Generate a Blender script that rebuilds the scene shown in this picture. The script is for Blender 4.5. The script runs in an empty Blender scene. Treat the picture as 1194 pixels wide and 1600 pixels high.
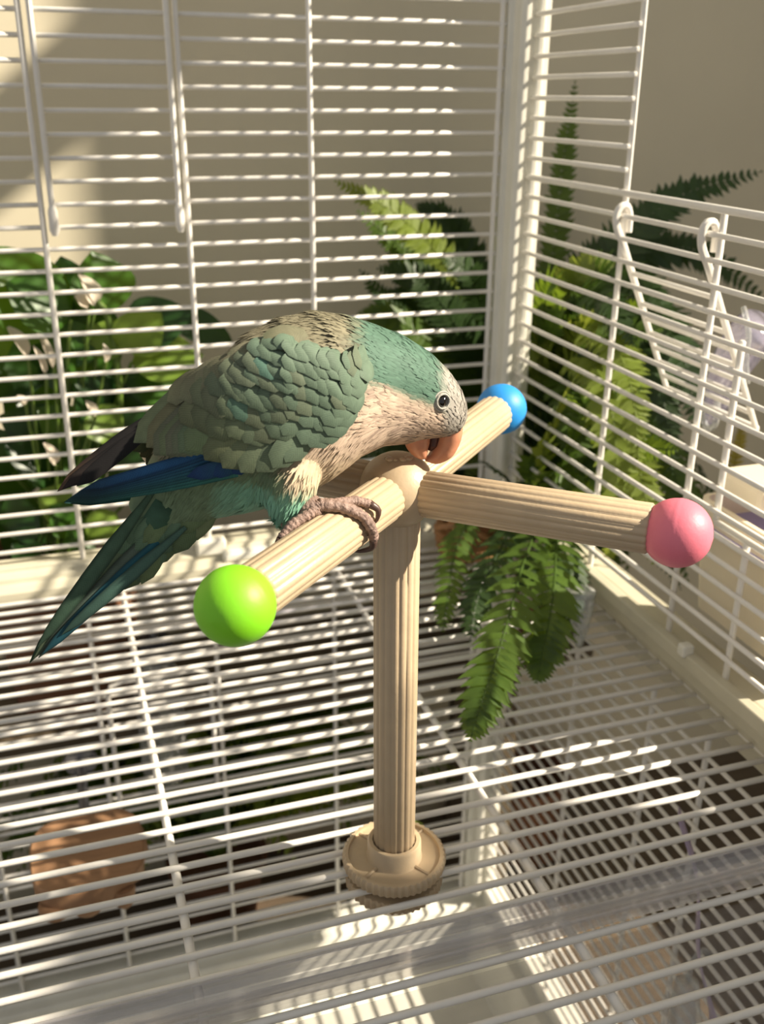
import bpy, bmesh, math, random
from mathutils import Vector, Matrix
import numpy as np

random.seed(7)
S = 0.0145            # one cage wire pitch (the working unit) in metres
scene = bpy.context.scene
COL = scene.collection

# ------------------------------------------------------------------ camera
CAM = np.array([-23.71193, -49.86309, -3.31727])
FW = np.array([0.28931504, 0.87652836, -0.38470099])
RT = np.array([0.95056034, -0.31044876, 0.0075234])
UP = np.array([0.11283547, 0.36785814, 0.92301059])
FPX = 1558.66
cam_data = bpy.data.cameras.new('camera')
cam = bpy.data.objects.new('camera', cam_data)
COL.objects.link(cam)
cam_data.sensor_fit = 'VERTICAL'
cam_data.sensor_height = 24.0
cam_data.sensor_width = 24.0 * 1194 / 1600
cam_data.lens = FPX / 1600 * 24.0
cam_data.clip_start = 0.01
cam.matrix_world = Matrix(((RT[0], UP[0], -FW[0], CAM[0] * S),
                           (RT[1], UP[1], -FW[1], CAM[1] * S),
                           (RT[2], UP[2], -FW[2], CAM[2] * S),
                           (0, 0, 0, 1)))
cam_data.dof.use_dof = True
cam_data.dof.focus_distance = 26.5 * S
cam_data.dof.aperture_fstop = 9.0
scene.camera = cam

# ------------------------------------------------------------------ world, sun, exposure
world = bpy.data.worlds.new('world')
scene.world = world
world.use_nodes = True
bg = world.node_tree.nodes['Background']
bg.inputs[0].default_value = (0.975, 0.985, 1.0, 1)
bg.inputs[1].default_value = 0.41
SUN_DIR = Vector((0.95, -0.40, 0.72)).normalized()
sun_data = bpy.data.lights.new('sun', 'SUN')
sun_data.energy = 10.4
sun_data.color = (1.0, 0.89, 0.72)
sun_data.angle = math.radians(0.75)
sun = bpy.data.objects.new('sun', sun_data)
COL.objects.link(sun)
sun.rotation_euler = SUN_DIR.to_track_quat('Z', 'Y').to_euler()
sun.location = SUN_DIR * 3
vs = scene.view_settings
vs.view_transform = 'Standard'
vs.look = 'None'
vs.exposure = 0.0
vs.gamma = 1.0
vs.use_curve_mapping = False
scene.cycles.max_bounces = 10
scene.cycles.transparent_max_bounces = 24


def at(px, py, ax, val):
    """point where the line of sight through a photo pixel meets the plane (axis = value)"""
    v = FW * FPX + RT * (px - 597) - UP * (py - 800)
    return Vector(CAM + v * ((val - CAM[ax]) / v[ax]))


# ------------------------------------------------------------------ materials
def lin(c):
    return tuple((x / 255 / 12.92) if x / 255 <= 0.04045 else ((x / 255 + 0.055) / 1.055) ** 2.4 for x in c)


def nodes_of(m):
    m.use_nodes = True
    nt = m.node_tree
    return nt, nt.nodes, nt.links


def mat(name, rgb, rough=0.5, var=0.06, nscale=60.0, bump=0.0, bscale=200.0, metallic=0.0, spec=0.5,
        translucent=0.0, trans_rgb=None, sss=0.0, attr=None, stretch=None, coat=0.0):
    m = bpy.data.materials.new(name)
    nt, N, L = nodes_of(m)
    b = N['Principled BSDF']
    b.inputs['Roughness'].default_value = rough
    b.inputs['Metallic'].default_value = metallic
    b.inputs['Specular IOR Level'].default_value = spec
    if coat:
        b.inputs['Coat Weight'].default_value = coat
    c = lin(rgb)
    tc = N.new('ShaderNodeTexCoord')
    mp = N.new('ShaderNodeMapping')
    if stretch:
        mp.inputs['Scale'].default_value = stretch
    L.new(tc.outputs['Object'], mp.inputs['Vector'])
    nz = N.new('ShaderNodeTexNoise')
    nz.inputs['Scale'].default_value = nscale
    nz.inputs['Detail'].default_value = 4
    L.new(mp.outputs[0], nz.inputs['Vector'])
    mix = N.new('ShaderNodeMix')
    mix.data_type = 'RGBA'
    mix.blend_type = 'MULTIPLY'
    ramp = N.new('ShaderNodeValToRGB')
    ramp.color_ramp.elements[0].color = (1 - var * 2, 1 - var * 2, 1 - var * 2, 1)
    ramp.color_ramp.elements[1].color = (1 + var * 0, 1, 1, 1)
    ramp.color_ramp.elements[0].position = 0.3
    ramp.color_ramp.elements[1].position = 0.7
    L.new(nz.outputs['Fac'], ramp.inputs[0])
    mix.inputs[0].default_value = 1.0
    if attr:
        at_ = N.new('ShaderNodeVertexColor')
        at_.layer_name = attr
        fr = N.new('ShaderNodeMath')
        fr.operation = 'MULTIPLY'
        fr.inputs[1].default_value = 2 * math.pi / 0.075
        L.new(at_.outputs['Alpha'], fr.inputs[0])
        sn = N.new('ShaderNodeMath')
        sn.operation = 'SINE'
        L.new(fr.outputs[0], sn.inputs[0])
        ml = N.new('ShaderNodeMath')
        ml.operation = 'MULTIPLY_ADD'
        ml.inputs[1].default_value = 0.09
        ml.inputs[2].default_value = 0.95
        L.new(sn.outputs[0], ml.inputs[0])
        vm = N.new('ShaderNodeVectorMath')
        vm.operation = 'SCALE'
        L.new(at_.outputs['Color'], vm.inputs[0])
        L.new(ml.outputs[0], vm.inputs['Scale'])
        L.new(vm.outputs[0], mix.inputs[6])
    else:
        mix.inputs[6].default_value = (*c, 1)
    L.new(ramp.outputs[0], mix.inputs[7])
    L.new(mix.outputs[2], b.inputs['Base Color'])
    if sss:
        b.inputs['Subsurface Weight'].default_value = sss
        b.inputs['Subsurface Radius'].default_value = (0.006, 0.004, 0.0025)
        b.inputs['Subsurface Scale'].default_value = 0.6
    if bump:
        n2 = N.new('ShaderNodeTexNoise')
        n2.inputs['Scale'].default_value = bscale
        n2.inputs['Detail'].default_value = 3
        L.new(mp.outputs[0], n2.inputs['Vector'])
        bp = N.new('ShaderNodeBump')
        bp.inputs['Strength'].default_value = bump
        bp.inputs['Distance'].default_value = 0.001
        L.new(n2.outputs['Fac'], bp.inputs['Height'])
        L.new(bp.outputs[0], b.inputs['Normal'])
    if translucent:
        out = N['Material Output']
        tr = N.new('ShaderNodeBsdfTranslucent')
        if attr:
            L.new(mix.outputs[2], tr.inputs['Color'])
        else:
            tr.inputs['Color'].default_value = (*lin(trans_rgb or rgb), 1)
        ms = N.new('ShaderNodeMixShader')
        ms.inputs[0].default_value = translucent
        L.new(b.outputs[0], ms.inputs[1])
        L.new(tr.outputs[0], ms.inputs[2])
        L.new(ms.outputs[0], out.inputs[0])
    return m


def clear_mat(name, tint=(1, 1, 1), gloss=0.12, milky=0.08, milk_rgb=(225, 222, 225), rough=0.12):
    m = bpy.data.materials.new(name)
    nt, N, L = nodes_of(m)
    N.remove(N['Principled BSDF'])
    out = N['Material Output']
    t = N.new('ShaderNodeBsdfTransparent')
    t.inputs[0].default_value = (*tint, 1)
    g = N.new('ShaderNodeBsdfGlossy')
    g.inputs['Roughness'].default_value = rough
    dfs = N.new('ShaderNodeBsdfDiffuse')
    dfs.inputs[0].default_value = (*lin(milk_rgb), 1)
    lw = N.new('ShaderNodeLayerWeight')
    lw.inputs[0].default_value = 0.35
    nz = N.new('ShaderNodeTexNoise')
    nz.inputs['Scale'].default_value = 90
    tc = N.new('ShaderNodeTexCoord')
    mp = N.new('ShaderNodeMapping')
    mp.inputs['Scale'].default_value = (0.06, 3.0, 3.0) if 'acrylic' in name else (1, 1, 1)
    L.new(tc.outputs['Object'], mp.inputs['Vector'])
    L.new(mp.outputs[0], nz.inputs['Vector'])
    mm = N.new('ShaderNodeMath')
    mm.operation = 'MULTIPLY'
    mm.inputs[1].default_value = milky * 2
    L.new(nz.outputs['Fac'], mm.inputs[0])
    m1 = N.new('ShaderNodeMixShader')
    L.new(mm.outputs[0], m1.inputs[0])
    L.new(t.outputs[0], m1.inputs[1])
    L.new(dfs.outputs[0], m1.inputs[2])
    mg = N.new('ShaderNodeMath')
    mg.operation = 'MULTIPLY_ADD'
    mg.inputs[1].default_value = gloss * 3
    mg.inputs[2].default_value = gloss * 0.4
    L.new(lw.outputs['Fresnel'], mg.inputs[0])
    m2 = N.new('ShaderNodeMixShader')
    L.new(mg.outputs[0], m2.inputs[0])
    L.new(m1.outputs[0], m2.inputs[1])
    L.new(g.outputs[0], m2.inputs[2])
    L.new(m2.outputs[0], out.inputs[0])
    return m


M = {}
M['wire'] = mat('white_enamel_wire', (236, 232, 224), 0.32, 0.03, 120, bump=0.15, bscale=300)
M['plastic'] = mat('white_plastic', (232, 229, 216), 0.4, 0.06, 40, bump=0.1, bscale=250)
M['beige'] = mat('beige_plastic', (192, 171, 141), 0.42, 0.05, 90, bump=0.12, bscale=500, sss=0.12)
M['green'] = mat('green_plastic', (128, 206, 30), 0.5, 0.03, 50, bump=0.05, bscale=600)
M['pink'] = mat('pink_plastic', (236, 124, 142), 0.5, 0.03, 50, bump=0.08, bscale=700)
M['blue'] = mat('blue_plastic', (40, 146, 226), 0.5, 0.03, 50, bump=0.05, bscale=600)
M['wall'] = mat('painted_wall', (220, 210, 184), 0.85, 0.03, 8, bump=0.06, bscale=500)
M['floor'] = mat('wooden_floor', (98, 84, 68), 0.6, 0.14, 14, bump=0.1, bscale=80, stretch=(1, 12, 1))
M['frame'] = mat('window_paint', (225, 222, 214), 0.5, 0.03, 30)
M['wood'] = mat('pale_brown_wood', (168, 128, 94), 0.65, 0.12, 40, bump=0.3, bscale=150, stretch=(1, 5, 1))
M['terracotta'] = mat('terracotta', (118, 80, 56), 0.8, 0.12, 50, bump=0.3, bscale=200)
M['soil'] = mat('soil', (58, 42, 30), 0.95, 0.2, 120, bump=0.8, bscale=250)
M['basket'] = mat('basket_willow', (170, 122, 78), 0.65, 0.15, 90, bump=0.3, bscale=300)
M['bench'] = mat('brown_bench', (92, 80, 62), 0.7, 0.1, 20, bump=0.2, bscale=120, stretch=(1, 8, 8))
M['fern'] = mat('fern_leaf', (78, 106, 34), 0.5, 0.22, 40, bump=0.2, bscale=200, translucent=0.32, trans_rgb=(140, 165, 45))
M['fern_light'] = mat('pale_fern_leaf', (128, 146, 58), 0.5, 0.15, 40, bump=0.2, bscale=200, translucent=0.36, trans_rgb=(185, 198, 72))  # lighter green tone of the fern
M['fern_dark'] = mat('dark_fern_leaf', (50, 76, 30), 0.5, 0.2, 40, bump=0.2, bscale=200, translucent=0.26, trans_rgb=(90, 118, 36))  # darker green tone of the fern
M['yellow'] = mat('yellow_leaf', (196, 178, 74), 0.6, 0.15, 40, translucent=0.3, trans_rgb=(215, 195, 80))
M['leaf'] = mat('broad_leaf', (66, 108, 36), 0.38, 0.2, 30, bump=0.2, bscale=90, translucent=0.3, trans_rgb=(140, 180, 40))
M['leaf_light'] = mat('pale_broad_leaf', (124, 154, 58), 0.4, 0.15, 30, bump=0.2, bscale=90, translucent=0.35, trans_rgb=(180, 205, 70))  # lighter green tone of the broad leaf
M['leaf_dark'] = mat('dark_broad_leaf', (36, 70, 26), 0.35, 0.2, 30, bump=0.2, bscale=90, translucent=0.25, trans_rgb=(80, 120, 30))  # darker green tone of the broad leaf
M['stem'] = mat('green_stem', (92, 118, 44), 0.5, 0.1, 40)
M['spathe_sun_gap'] = mat('white_flower_sun_gap', (240, 226, 206), 0.55, 0.04, 40, translucent=0.3, trans_rgb=(240, 225, 205))  # petals, partly painting sunlit wall between the leaves
M['clear'] = clear_mat('clear_acrylic', (0.95, 0.95, 0.96), 0.16, 0.16, rough=0.07)
M['ledge'] = mat('aged_white_plastic', (206, 200, 178), 0.42, 0.08, 30, bump=0.1, bscale=250)
M['clear_sheet'] = clear_mat('clear_acrylic_sheet', (0.97, 0.97, 0.97), 0.05, 0.05)
M['lavender'] = clear_mat('lavender_clear_plastic', (0.88, 0.87, 0.96), 0.2, 0.3, (220, 214, 236))
M['frosted'] = clear_mat('frosted_plastic', (0.9, 0.92, 0.93), 0.1, 0.3, (215, 215, 212))
M['lavender_rim'] = mat('lavender_plastic', (166, 160, 206), 0.35, 0.04, 40)
M['cream'] = mat('cream_plastic', (234, 222, 196), 0.45, 0.03, 40, sss=0.1)
M['steel'] = mat('dull_steel', (150, 150, 156), 0.35, 0.05, 60, metallic=0.9)
M['dark'] = mat('dark_plastic', (44, 44, 52), 0.5, 0.05, 60)
M['feather'] = mat('feather', (255, 255, 255), 0.66, 0.1, 260, bump=0.06, bscale=1500, attr='plumage', spec=0.25, translucent=0.06)
M['skin'] = mat('bird_skin', (156, 130, 118), 0.6, 0.2, 300, bump=1.0, bscale=700)
M['claw'] = mat('claw_horn', (92, 70, 62), 0.4, 0.1, 200)
M['beak'] = mat('orange_horn_beak', (206, 142, 110), 0.4, 0.12, 160, bump=0.1, bscale=400, sss=0.12)
M['eye_ring'] = mat('grey_eyelid', (176, 172, 162), 0.6, 0.1, 400, bump=0.4, bscale=900)
M['eye'] = mat('black_eye', (14, 10, 8), 0.08, 0.02, 50, coat=0.6)
M['tongue'] = mat('dark_mouth', (70, 36, 30), 0.5, 0.1, 80)

# ------------------------------------------------------------------ mesh helpers
WORLD = {}


class MB:
    """collects shapes in working units and links them as one mesh object"""

    def __init__(s):
        s.v = []
        s.f = []
        s.c = []

    def add(s, vs, fs, col=None):
        o = len(s.v)
        s.v += [Vector(v) for v in vs]
        s.f += [tuple(i + o for i in f) for f in fs]
        if col is not None:
            s.c += list(col) if isinstance(col, list) else [col] * len(vs)
        return s

    def box(s, lo, hi):
        x0, y0, z0 = lo
        x1, y1, z1 = hi
        return s.add([(x0, y0, z0), (x1, y0, z0), (x1, y1, z0), (x0, y1, z0), (x0, y0, z1), (x1, y0, z1), (x1, y1, z1), (x0, y1, z1)],
                     [(0, 3, 2, 1), (4, 5, 6, 7), (0, 1, 5, 4), (1, 2, 6, 5), (2, 3, 7, 6), (3, 0, 4, 7)])

    def tube(s, pts, r, n=8, caps=True, col=None):
        pts = [Vector(p) for p in pts]
        m = len(pts)
        rs = r if isinstance(r, (list, tuple)) else [r] * m
        t0 = (pts[1] - pts[0]).normalized()
        ref = Vector((0, 0, 1)) if abs(t0.z) < 0.9 else Vector((1, 0, 0))
        nrm = (ref - t0 * ref.dot(t0)).normalized()
        vs_, fs_ = [], []
        for i, p in enumerate(pts):
            t = (pts[min(i + 1, m - 1)] - pts[max(i - 1, 0)]).normalized()
            nrm = (nrm - t * nrm.dot(t)).normalized()
            b = t.cross(nrm)
            for k in range(n):
                a = 2 * math.pi * k / n
                vs_.append(p + (nrm * math.cos(a) + b * math.sin(a)) * rs[i])
        for i in range(m - 1):
            for k in range(n):
                k2 = (k + 1) % n
                fs_.append((i * n + k, i * n + k2, (i + 1) * n + k2, (i + 1) * n + k))
        if caps:
            fs_.append(tuple(reversed(range(n))))
            fs_.append(tuple((m - 1) * n + k for k in range(n)))
        return s.add(vs_, fs_, col)

    def lathe(s, prof, c=(0, 0, 0), n=32, ax=None, rib=None):
        """prof = [(radius, height)...]; rib(i, angle) scales the radius"""
        c = Vector(c)
        A = Vector(ax or (0, 0, 1)).normalized()
        ref = Vector((1, 0, 0)) if abs(A.x) < 0.9 else Vector((0, 1, 0))
        e1 = (ref - A * ref.dot(A)).normalized()
        e2 = A.cross(e1)
        vs_, fs_ = [], []
        for i, (r, h) in enumerate(prof):
            for k in range(n):
                a = 2 * math.pi * k / n
                rr = r * (rib(i, a) if rib else 1)
                vs_.append(c + A * h + (e1 * math.cos(a) + e2 * math.sin(a)) * rr)
        m = len(prof)
        for i in range(m - 1):
            for k in range(n):
                k2 = (k + 1) % n
                fs_.append((i * n + k, i * n + k2, (i + 1) * n + k2, (i + 1) * n + k))
        fs_.append(tuple(reversed(range(n))))
        fs_.append(tuple((m - 1) * n + k for k in range(n)))
        return s.add(vs_, fs_)

    def ball(s, c, r, n=24, m=14, ax=None, squash=1.0):
        prof = [(max(r * math.sin(math.pi * i / m), 1e-4), -r * math.cos(math.pi * i / m) * squash) for i in range(m + 1)]
        return s.lathe(prof, c, n, ax)

    def extrude(s, poly, axis, a, b):
        """poly of 2-D points in the plane across axis ('x': (y,z), 'y': (x,z), 'z': (x,y))"""
        def P(q, t):
            return {'x': (t, q[0], q[1]), 'y': (q[0], t, q[1]), 'z': (q[0], q[1], t)}[axis]
        n = len(poly)
        vs_ = [P(q, a) for q in poly] + [P(q, b) for q in poly]
        fs_ = [(i, (i + 1) % n, n + (i + 1) % n, n + i) for i in range(n)] + [tuple(reversed(range(n))), tuple(range(n, 2 * n))]
        return s.add(vs_, fs_)

    def build(s, name, material, parent=None, smooth=True, bevel=0, origin=None, subsurf=0, solid=0, auto=40, attr=None):
        vs_ = s.v
        lo = Vector([min(v[i] for v in vs_) for i in range(3)])
        hi = Vector([max(v[i] for v in vs_) for i in range(3)])
        o = Vector(origin) if origin else Vector(((lo.x + hi.x) / 2, (lo.y + hi.y) / 2, lo.z))
        me = bpy.data.meshes.new(name)
        me.from_pydata([(v - o) * S for v in vs_], [], s.f)
        bm = bmesh.new()
        bm.from_mesh(me)
        bmesh.ops.recalc_face_normals(bm, faces=bm.faces)
        bm.to_mesh(me)
        bm.free()
        if s.c:
            ca = me.color_attributes.new(attr or 'plumage', 'FLOAT_COLOR', 'POINT')
            for i, c in enumerate(s.c):
                ca.data[i].color = (c[0], c[1], c[2], c[3] if len(c) > 3 else 0.0)
        me.materials.append(material)
        ob = place(name, me, o, parent)
        if smooth:
            for p in me.polygons:
                p.use_smooth = True
            if auto and hasattr(me, 'set_sharp_from_angle'):
                me.set_sharp_from_angle(angle=math.radians(auto))
        if solid:
            md = ob.modifiers.new('thickness', 'SOLIDIFY')
            md.thickness = solid * S
            md.offset = 0
        if bevel:
            md = ob.modifiers.new('bevel', 'BEVEL')
            md.width = bevel * S
            md.segments = 2
            md.limit_method = 'ANGLE'
        if subsurf:
            md = ob.modifiers.new('subsurf', 'SUBSURF')
            md.levels = md.render_levels = subsurf
        return ob


def place(name, me, o, parent=None):
    ob = bpy.data.objects.new(name, me)
    COL.objects.link(ob)
    o = Vector(o)
    if parent is not None:
        ob.parent = parent
        ob.location = (o - WORLD[parent.name]) * S
    else:
        ob.location = o * S
    WORLD[ob.name] = o
    return ob


def thing(name, o, label, cat, group=None, kind=None):
    ob = bpy.data.objects.new(name, None)
    COL.objects.link(ob)
    ob.empty_display_size = 0.02
    o = Vector(o)
    ob.location = o * S
    WORLD[ob.name] = o
    return tag(ob, label, cat, group, kind)


def tag(ob, label=None, cat=None, group=None, kind=None):
    if label:
        ob['label'] = label
    if cat:
        ob['category'] = cat
    if group:
        ob['group'] = group
    if kind:
        ob['kind'] = kind
    return ob


def catmull(P, n):
    P = [Vector(p) for p in P]
    Q = [P[0] * 2 - P[1]] + P + [P[-1] * 2 - P[-2]]
    out = []
    seg = len(P) - 1
    for i in range(n + 1):
        u = i / n * seg
        k = min(int(u), seg - 1)
        t = u - k
        a, b, c, d = Q[k:k + 4]
        out.append(0.5 * ((2 * b) + (c - a) * t + (2 * a - 5 * b + 4 * c - d) * t * t + (3 * b - a - 3 * c + d) * t ** 3))
    return out


WIRE_MESH = {}


def wire(parent, p0, p1, r, name='wire', n=8):
    """one straight wire; alike wires share their mesh"""
    p0, p1 = Vector(p0), Vector(p1)
    d = p1 - p0
    key = tuple(round(x, 3) for x in d) + (round(r, 3),)
    if key not in WIRE_MESH:
        b = MB()
        e = d.normalized() * min(r * 0.5, d.length * 0.2)
        b.tube([-d / 2, -d / 2 + e, d / 2 - e, d / 2], [r * 0.6, r, r, r * 0.6], n)
        me = bpy.data.meshes.new(name)
        me.from_pydata([v * S for v in b.v], [], b.f)
        me.materials.append(M['wire'])
        for p in me.polygons:
            p.use_smooth = len(p.vertices) == 4
        WIRE_MESH[key] = me
    return place(name, WIRE_MESH[key], (p0 + p1) / 2, parent)


# ================================================================== the room
W = 14.0        # wall behind the cage
XW = 45.0       # window wall
ZF = -60.0      # room floor
wb = tag(MB().box((-110, W, ZF), (XW + 2, W + 2, 95)).build('wall_back', M['wall'], smooth=False), kind='structure',
         label='plain beige wall behind the bird cage')
JY = -14.0
TZ0, TZ1 = 45.6, 50.6
b = MB()
b.box((XW, JY, ZF), (XW + 2, W, 95))
b.box((XW, -130, ZF), (XW + 2, JY, -36))
b.box((XW, -52, -36), (XW + 2, -47, 18.4))  # this and the next box: added unseen sill steps shading the front grating
b.box((XW, -95, -36), (XW + 2, -52, 27))
b.box((XW, -130, 85), (XW + 2, JY, 95))
b.box((XW, -130, -36), (XW + 2, -95, 85))
tag(b.build('wall_right', M['wall'], smooth=False), kind='structure', label='beige wall with the sunny window opening')
b = MB()
b.box((XW + 0.2, -95, TZ0), (XW + 1.8, JY, TZ1))
tag(b.build('window_1', M['frame'], smooth=False), kind='structure', label='pale cross rail of the window in the right wall')
tag(MB().box((XW + 0.2, -95, -11), (XW + 1.8, JY, 8)).build('shade_rail', M['frame'], smooth=False), kind='structure', label='broad unseen rail added in the right wall opening to shade the lower cage')  # added out-of-view rail, keeps sun off the lower cage and side ledge
tag(MB().box((-110, -130, ZF - 2), (XW, W, ZF)).build('floor', M['floor'], smooth=False), kind='structure',
    label='brown wooden floor under the cage')

# ================================================================== the cage
FZ = -27.0      # middle grating
BZ = -54.2      # top of the base tray
YF = -37.0      # front of the cage
XL = -37.0      # left end of the back grille
V1, V2, V3, VC = -23.76, -17.16, -11.08, -1.27
RW, RV = 0.112, 0.135
cage = thing('bird_cage', (-18, -18, ZF), 'white wire bird cage with horizontal bars and a corner post', 'cage')

# --- corner post: stepped plastic column
post = MB()
prof = [(-1.05, 0.5), (-1.05, -0.35), (-0.82, -0.45), (-0.82, -1.25), (-0.62, -1.45), (-0.38, -1.45), (-0.32, -1.25), (0.0, -1.2),
        (0.05, -1.5), (0.32, -1.55), (0.42, -1.4), (0.42, -1.05), (0.9, -1.0), (0.9, 0.5)]
post.extrude(prof, 'z', -24.6, 14)
pst = post.build('corner_post', M['plastic'], cage, smooth=False, bevel=0.05)
post2 = MB().extrude(prof, 'z', BZ, -27.9)
post2.build('corner_post', M['plastic'], cage, smooth=False, bevel=0.05)

# --- upper back grille
back = MB()
back.tube([(VC, -0.05, 12), (VC, -0.05, -25.6)], RV, 8)
bk = back.build('back_grille', M['wire'], cage)
for i in range(-12, 26):
    z = -i * 1.0
    if i <= 9:
        wire(bk, (XL, 0, z), (V1 + 0.12, 0, z), RW)
        wire(bk, (V2 - 0.12, 0, z), (VC + 0.35, 0, z), RW)
    else:
        wire(bk, (XL, 0, z), (VC + 0.35, 0, z), RW)
for x in (V1 - 6.5, V1, V2, V3):
    wire(bk, (x, -0.2, 12), (x, -0.2, -25.75), RV, 'upright_rod')
# --- small hatch in the back grille
ht = None
for x in (V1 + 0.47, V2 - 0.42):
    hat = MB()
    hat.tube([(x, -0.42, 12), (x, -0.42, -8.2)], RV, 8)
    hat.tube([(x, -0.42, -8.0), (x, -0.42, -8.25), (x, -0.42, -9.1), (x, -0.42, -9.35)], [RV, 0.21, 0.23, 0.12], 10)
    if ht is None:
        ht = hat.build('hatch', M['wire'], cage)
    else:
        hat.build('hinge_rod', M['wire'], ht)
for i in range(-12, 10):
    z = -i * 1.0
    wire(ht, (V1 + 0.45, -0.2, z), (V2 - 0.4, -0.2, z), RW)
MB().tube([(-19.83, -0.2, -9.03), (-19.73, -0.2, -8.97)], 0.16, 10).build('joint', M['wire'], ht)

# --- middle frame ledges (back and right), base tray
led = MB()
led.extrude([(0.9, -25.75), (-0.25, -25.75), (-0.3, -26.0), (-0.75, -26.15), (-0.8, -26.45), (-1.5, -26.6), (-1.5, -27.4), (-0.4, -27.5), (-0.4, -27.9), (0.9, -27.9)], 'x', XL, 0.2)
lg = led.build('back_ledge', M['ledge'], cage, smooth=False, bevel=0.06)
c0 = at(330, 850, 1, -0.4)
MB().box((c0.x - 0.85, -0.9, -26.2), (c0.x + 0.75, -0.2, -25.35)).build('clip', M['plastic'], lg, smooth=False, bevel=0.12)
MB().box((c0.x + 0.5, -1.3, -26.55), (c0.x + 3.3, -0.5, -26.05)).build('clip', M['plastic'], lg, smooth=False, bevel=0.15)
led = MB()
led.extrude([(-0.3, -24.75), (0.15, -24.7), (0.15, -25.0), (0.5, -24.9), (1.7, -24.9), (1.7, -27.9), (0.75, -27.9), (0.75, -27.2), (0.45, -26.3), (0.1, -26.2), (0.05, -25.5), (-0.3, -25.4)], 'y', 0.9, YF)
rl = led.build('side_ledge', M['ledge'], cage, smooth=False, bevel=0.06)
for y in (-19.3, -30):
    MB().box((-0.45, y - 0.25, -24.9), (0.1, y + 0.25, -24.35)).build('clip', M['plastic'], rl, smooth=False, bevel=0.1)

tray = MB()
# rim and sloping inner walls
def ring(z, inset):
    return [(XL - 1 + inset, 1.2 - inset, z), (1.6 - inset, 1.2 - inset, z), (1.6 - inset, YF - 1 + inset, z), (XL - 1 + inset, YF - 1 + inset, z)]
rs = [ring(-59.9, 1.2), ring(BZ - 0.6, 0), ring(BZ, 0.1), ring(BZ, 1.5), ring(BZ - 0.8, 1.6), ring(BZ - 0.8, 2.3), ring(-58.6, 3.2)]
tv = [p for r_ in rs for p in r_]
tf = []
for i in range(len(rs) - 1):
    for k in range(4):
        k2 = (k + 1) % 4
        tf.append((i * 4 + k, i * 4 + k2, i * 4 + 4 + k2, i * 4 + 4 + k))
tf.append((0, 1, 2, 3))
tf.append(tuple(len(tv) - 4 + k for k in range(4)))
tray.add(tv, tf)
tray.build('base_tray', M['plastic'], cage, smooth=False, bevel=0.12)

# --- right side grille (plane x = 0)
YS = -25.6      # front edge of the side grille, open doorway beyond
R1, R2, R3, R4 = -10.51, -17.45, -19.5, -21.5
rg = MB()
rg.tube([(0.22, R1, 13), (0.22, R1, -24.9)], RV, 8)
sg = rg.build('side_grille', M['wire'], cage)
zs = [0.38 - 0.93 * j for j in range(-13, 27)]
for j, z in zip(range(-13, 27), zs):
    if j < 8:
        wire(sg, (0, -1.1, z), (0, R1 - 0.2, z), RW)
    elif j == 8:
        wire(sg, (0, -1.1, z), (0, YS, z), 0.15)
    else:
        wire(sg, (0, -1.1, z), (0, YS, z), RW)
for y, z0, z1 in ((R2, -7.06, -24.9), (R3, -11.5, -18.75), (R4, -18.75, -24.9), (YS + 0.1, -7.06, -24.9)):
    wire(sg, (0.22, y, z0), (0.22, y, z1), RV, 'upright_rod')
wire(sg, (0.2, R3, -18.75), (0.2, YS, -18.75), 0.14)
# --- drop-down flap hooked over a wire
flap = None
for y, bx, bz in ((-10.75, 3.25, -15.9), (-16.95, 3.55, -16.0)):
    top = Vector((0.0, y, -7.7))
    loop = [(0.42, y + 0.1, -8.7), (0.4, y + 0.1, -8.0), (0.22, y + 0.05, -7.62), (-0.12, y, -7.6), (-0.3, y, -7.95), (-0.22, y, -8.5), (0.12, y, -9.1)]
    pts = catmull(loop, 18) + [Vector((bx, y, bz))]
    fl = MB()
    fl.tube(pts, [0.16] * (len(pts) - 1) + [0.12], 8)
    if flap is None:
        flap = fl.build('drop_flap', M['wire'], cage)
    else:
        fl.build('hooked_rod', M['wire'], flap)
for k in range(9):
    t = 0.2 + 0.8 * k / 8
    p0 = Vector((0.12, -10.75, -9.1)).lerp(Vector((3.25, -10.75, -15.9)), t)
    p1 = Vector((0.12, -16.95, -9.1)).lerp(Vector((3.55, -16.95, -16.0)), t)
    w_ = 0.16 if k == 8 else RW
    wire(flap, p0 + Vector((0, 0.12, 0)), p1 - Vector((0, 0.12, 0)), w_)

# --- lower back grille with a rounded door frame
lb = MB()
lb.tube([(VC, -0.05, -27.9), (VC, -0.05, BZ)], RV, 8)
lbk = lb.build('lower_back_grille', M['wire'], cage)
k = 0
z = -28.4
while z > BZ + 0.4:
    wire(lbk, (XL, 0, z), (VC + 0.35, 0, z), RW)
    z -= 1.0
for x in (V1 - 6.5, V1 - 0.1, V2, -10.2):
    wire(lbk, (x, -0.2, -27.9), (x, -0.2, BZ - 0.1), RV, 'upright_rod')
dr = MB()
dx0, dx1, dz0, dz1 = V1 + 0.45, V2 - 0.45, -41.8, -33.4
loop = [(dx0, -0.35, dz0), (dx0, -0.35, dz1 - 0.8), (dx0 + 0.2, -0.35, dz1 - 0.2), (dx0 + 0.8, -0.35, dz1), (dx1 - 0.8, -0.35, dz1), (dx1 - 0.2, -0.35, dz1 - 0.2), (dx1, -0.35, dz1 - 0.8), (dx1, -0.35, dz0)]
dr.tube(loop, RV, 8)
dr.build('lower_hatch', M['wire'], cage)

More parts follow.
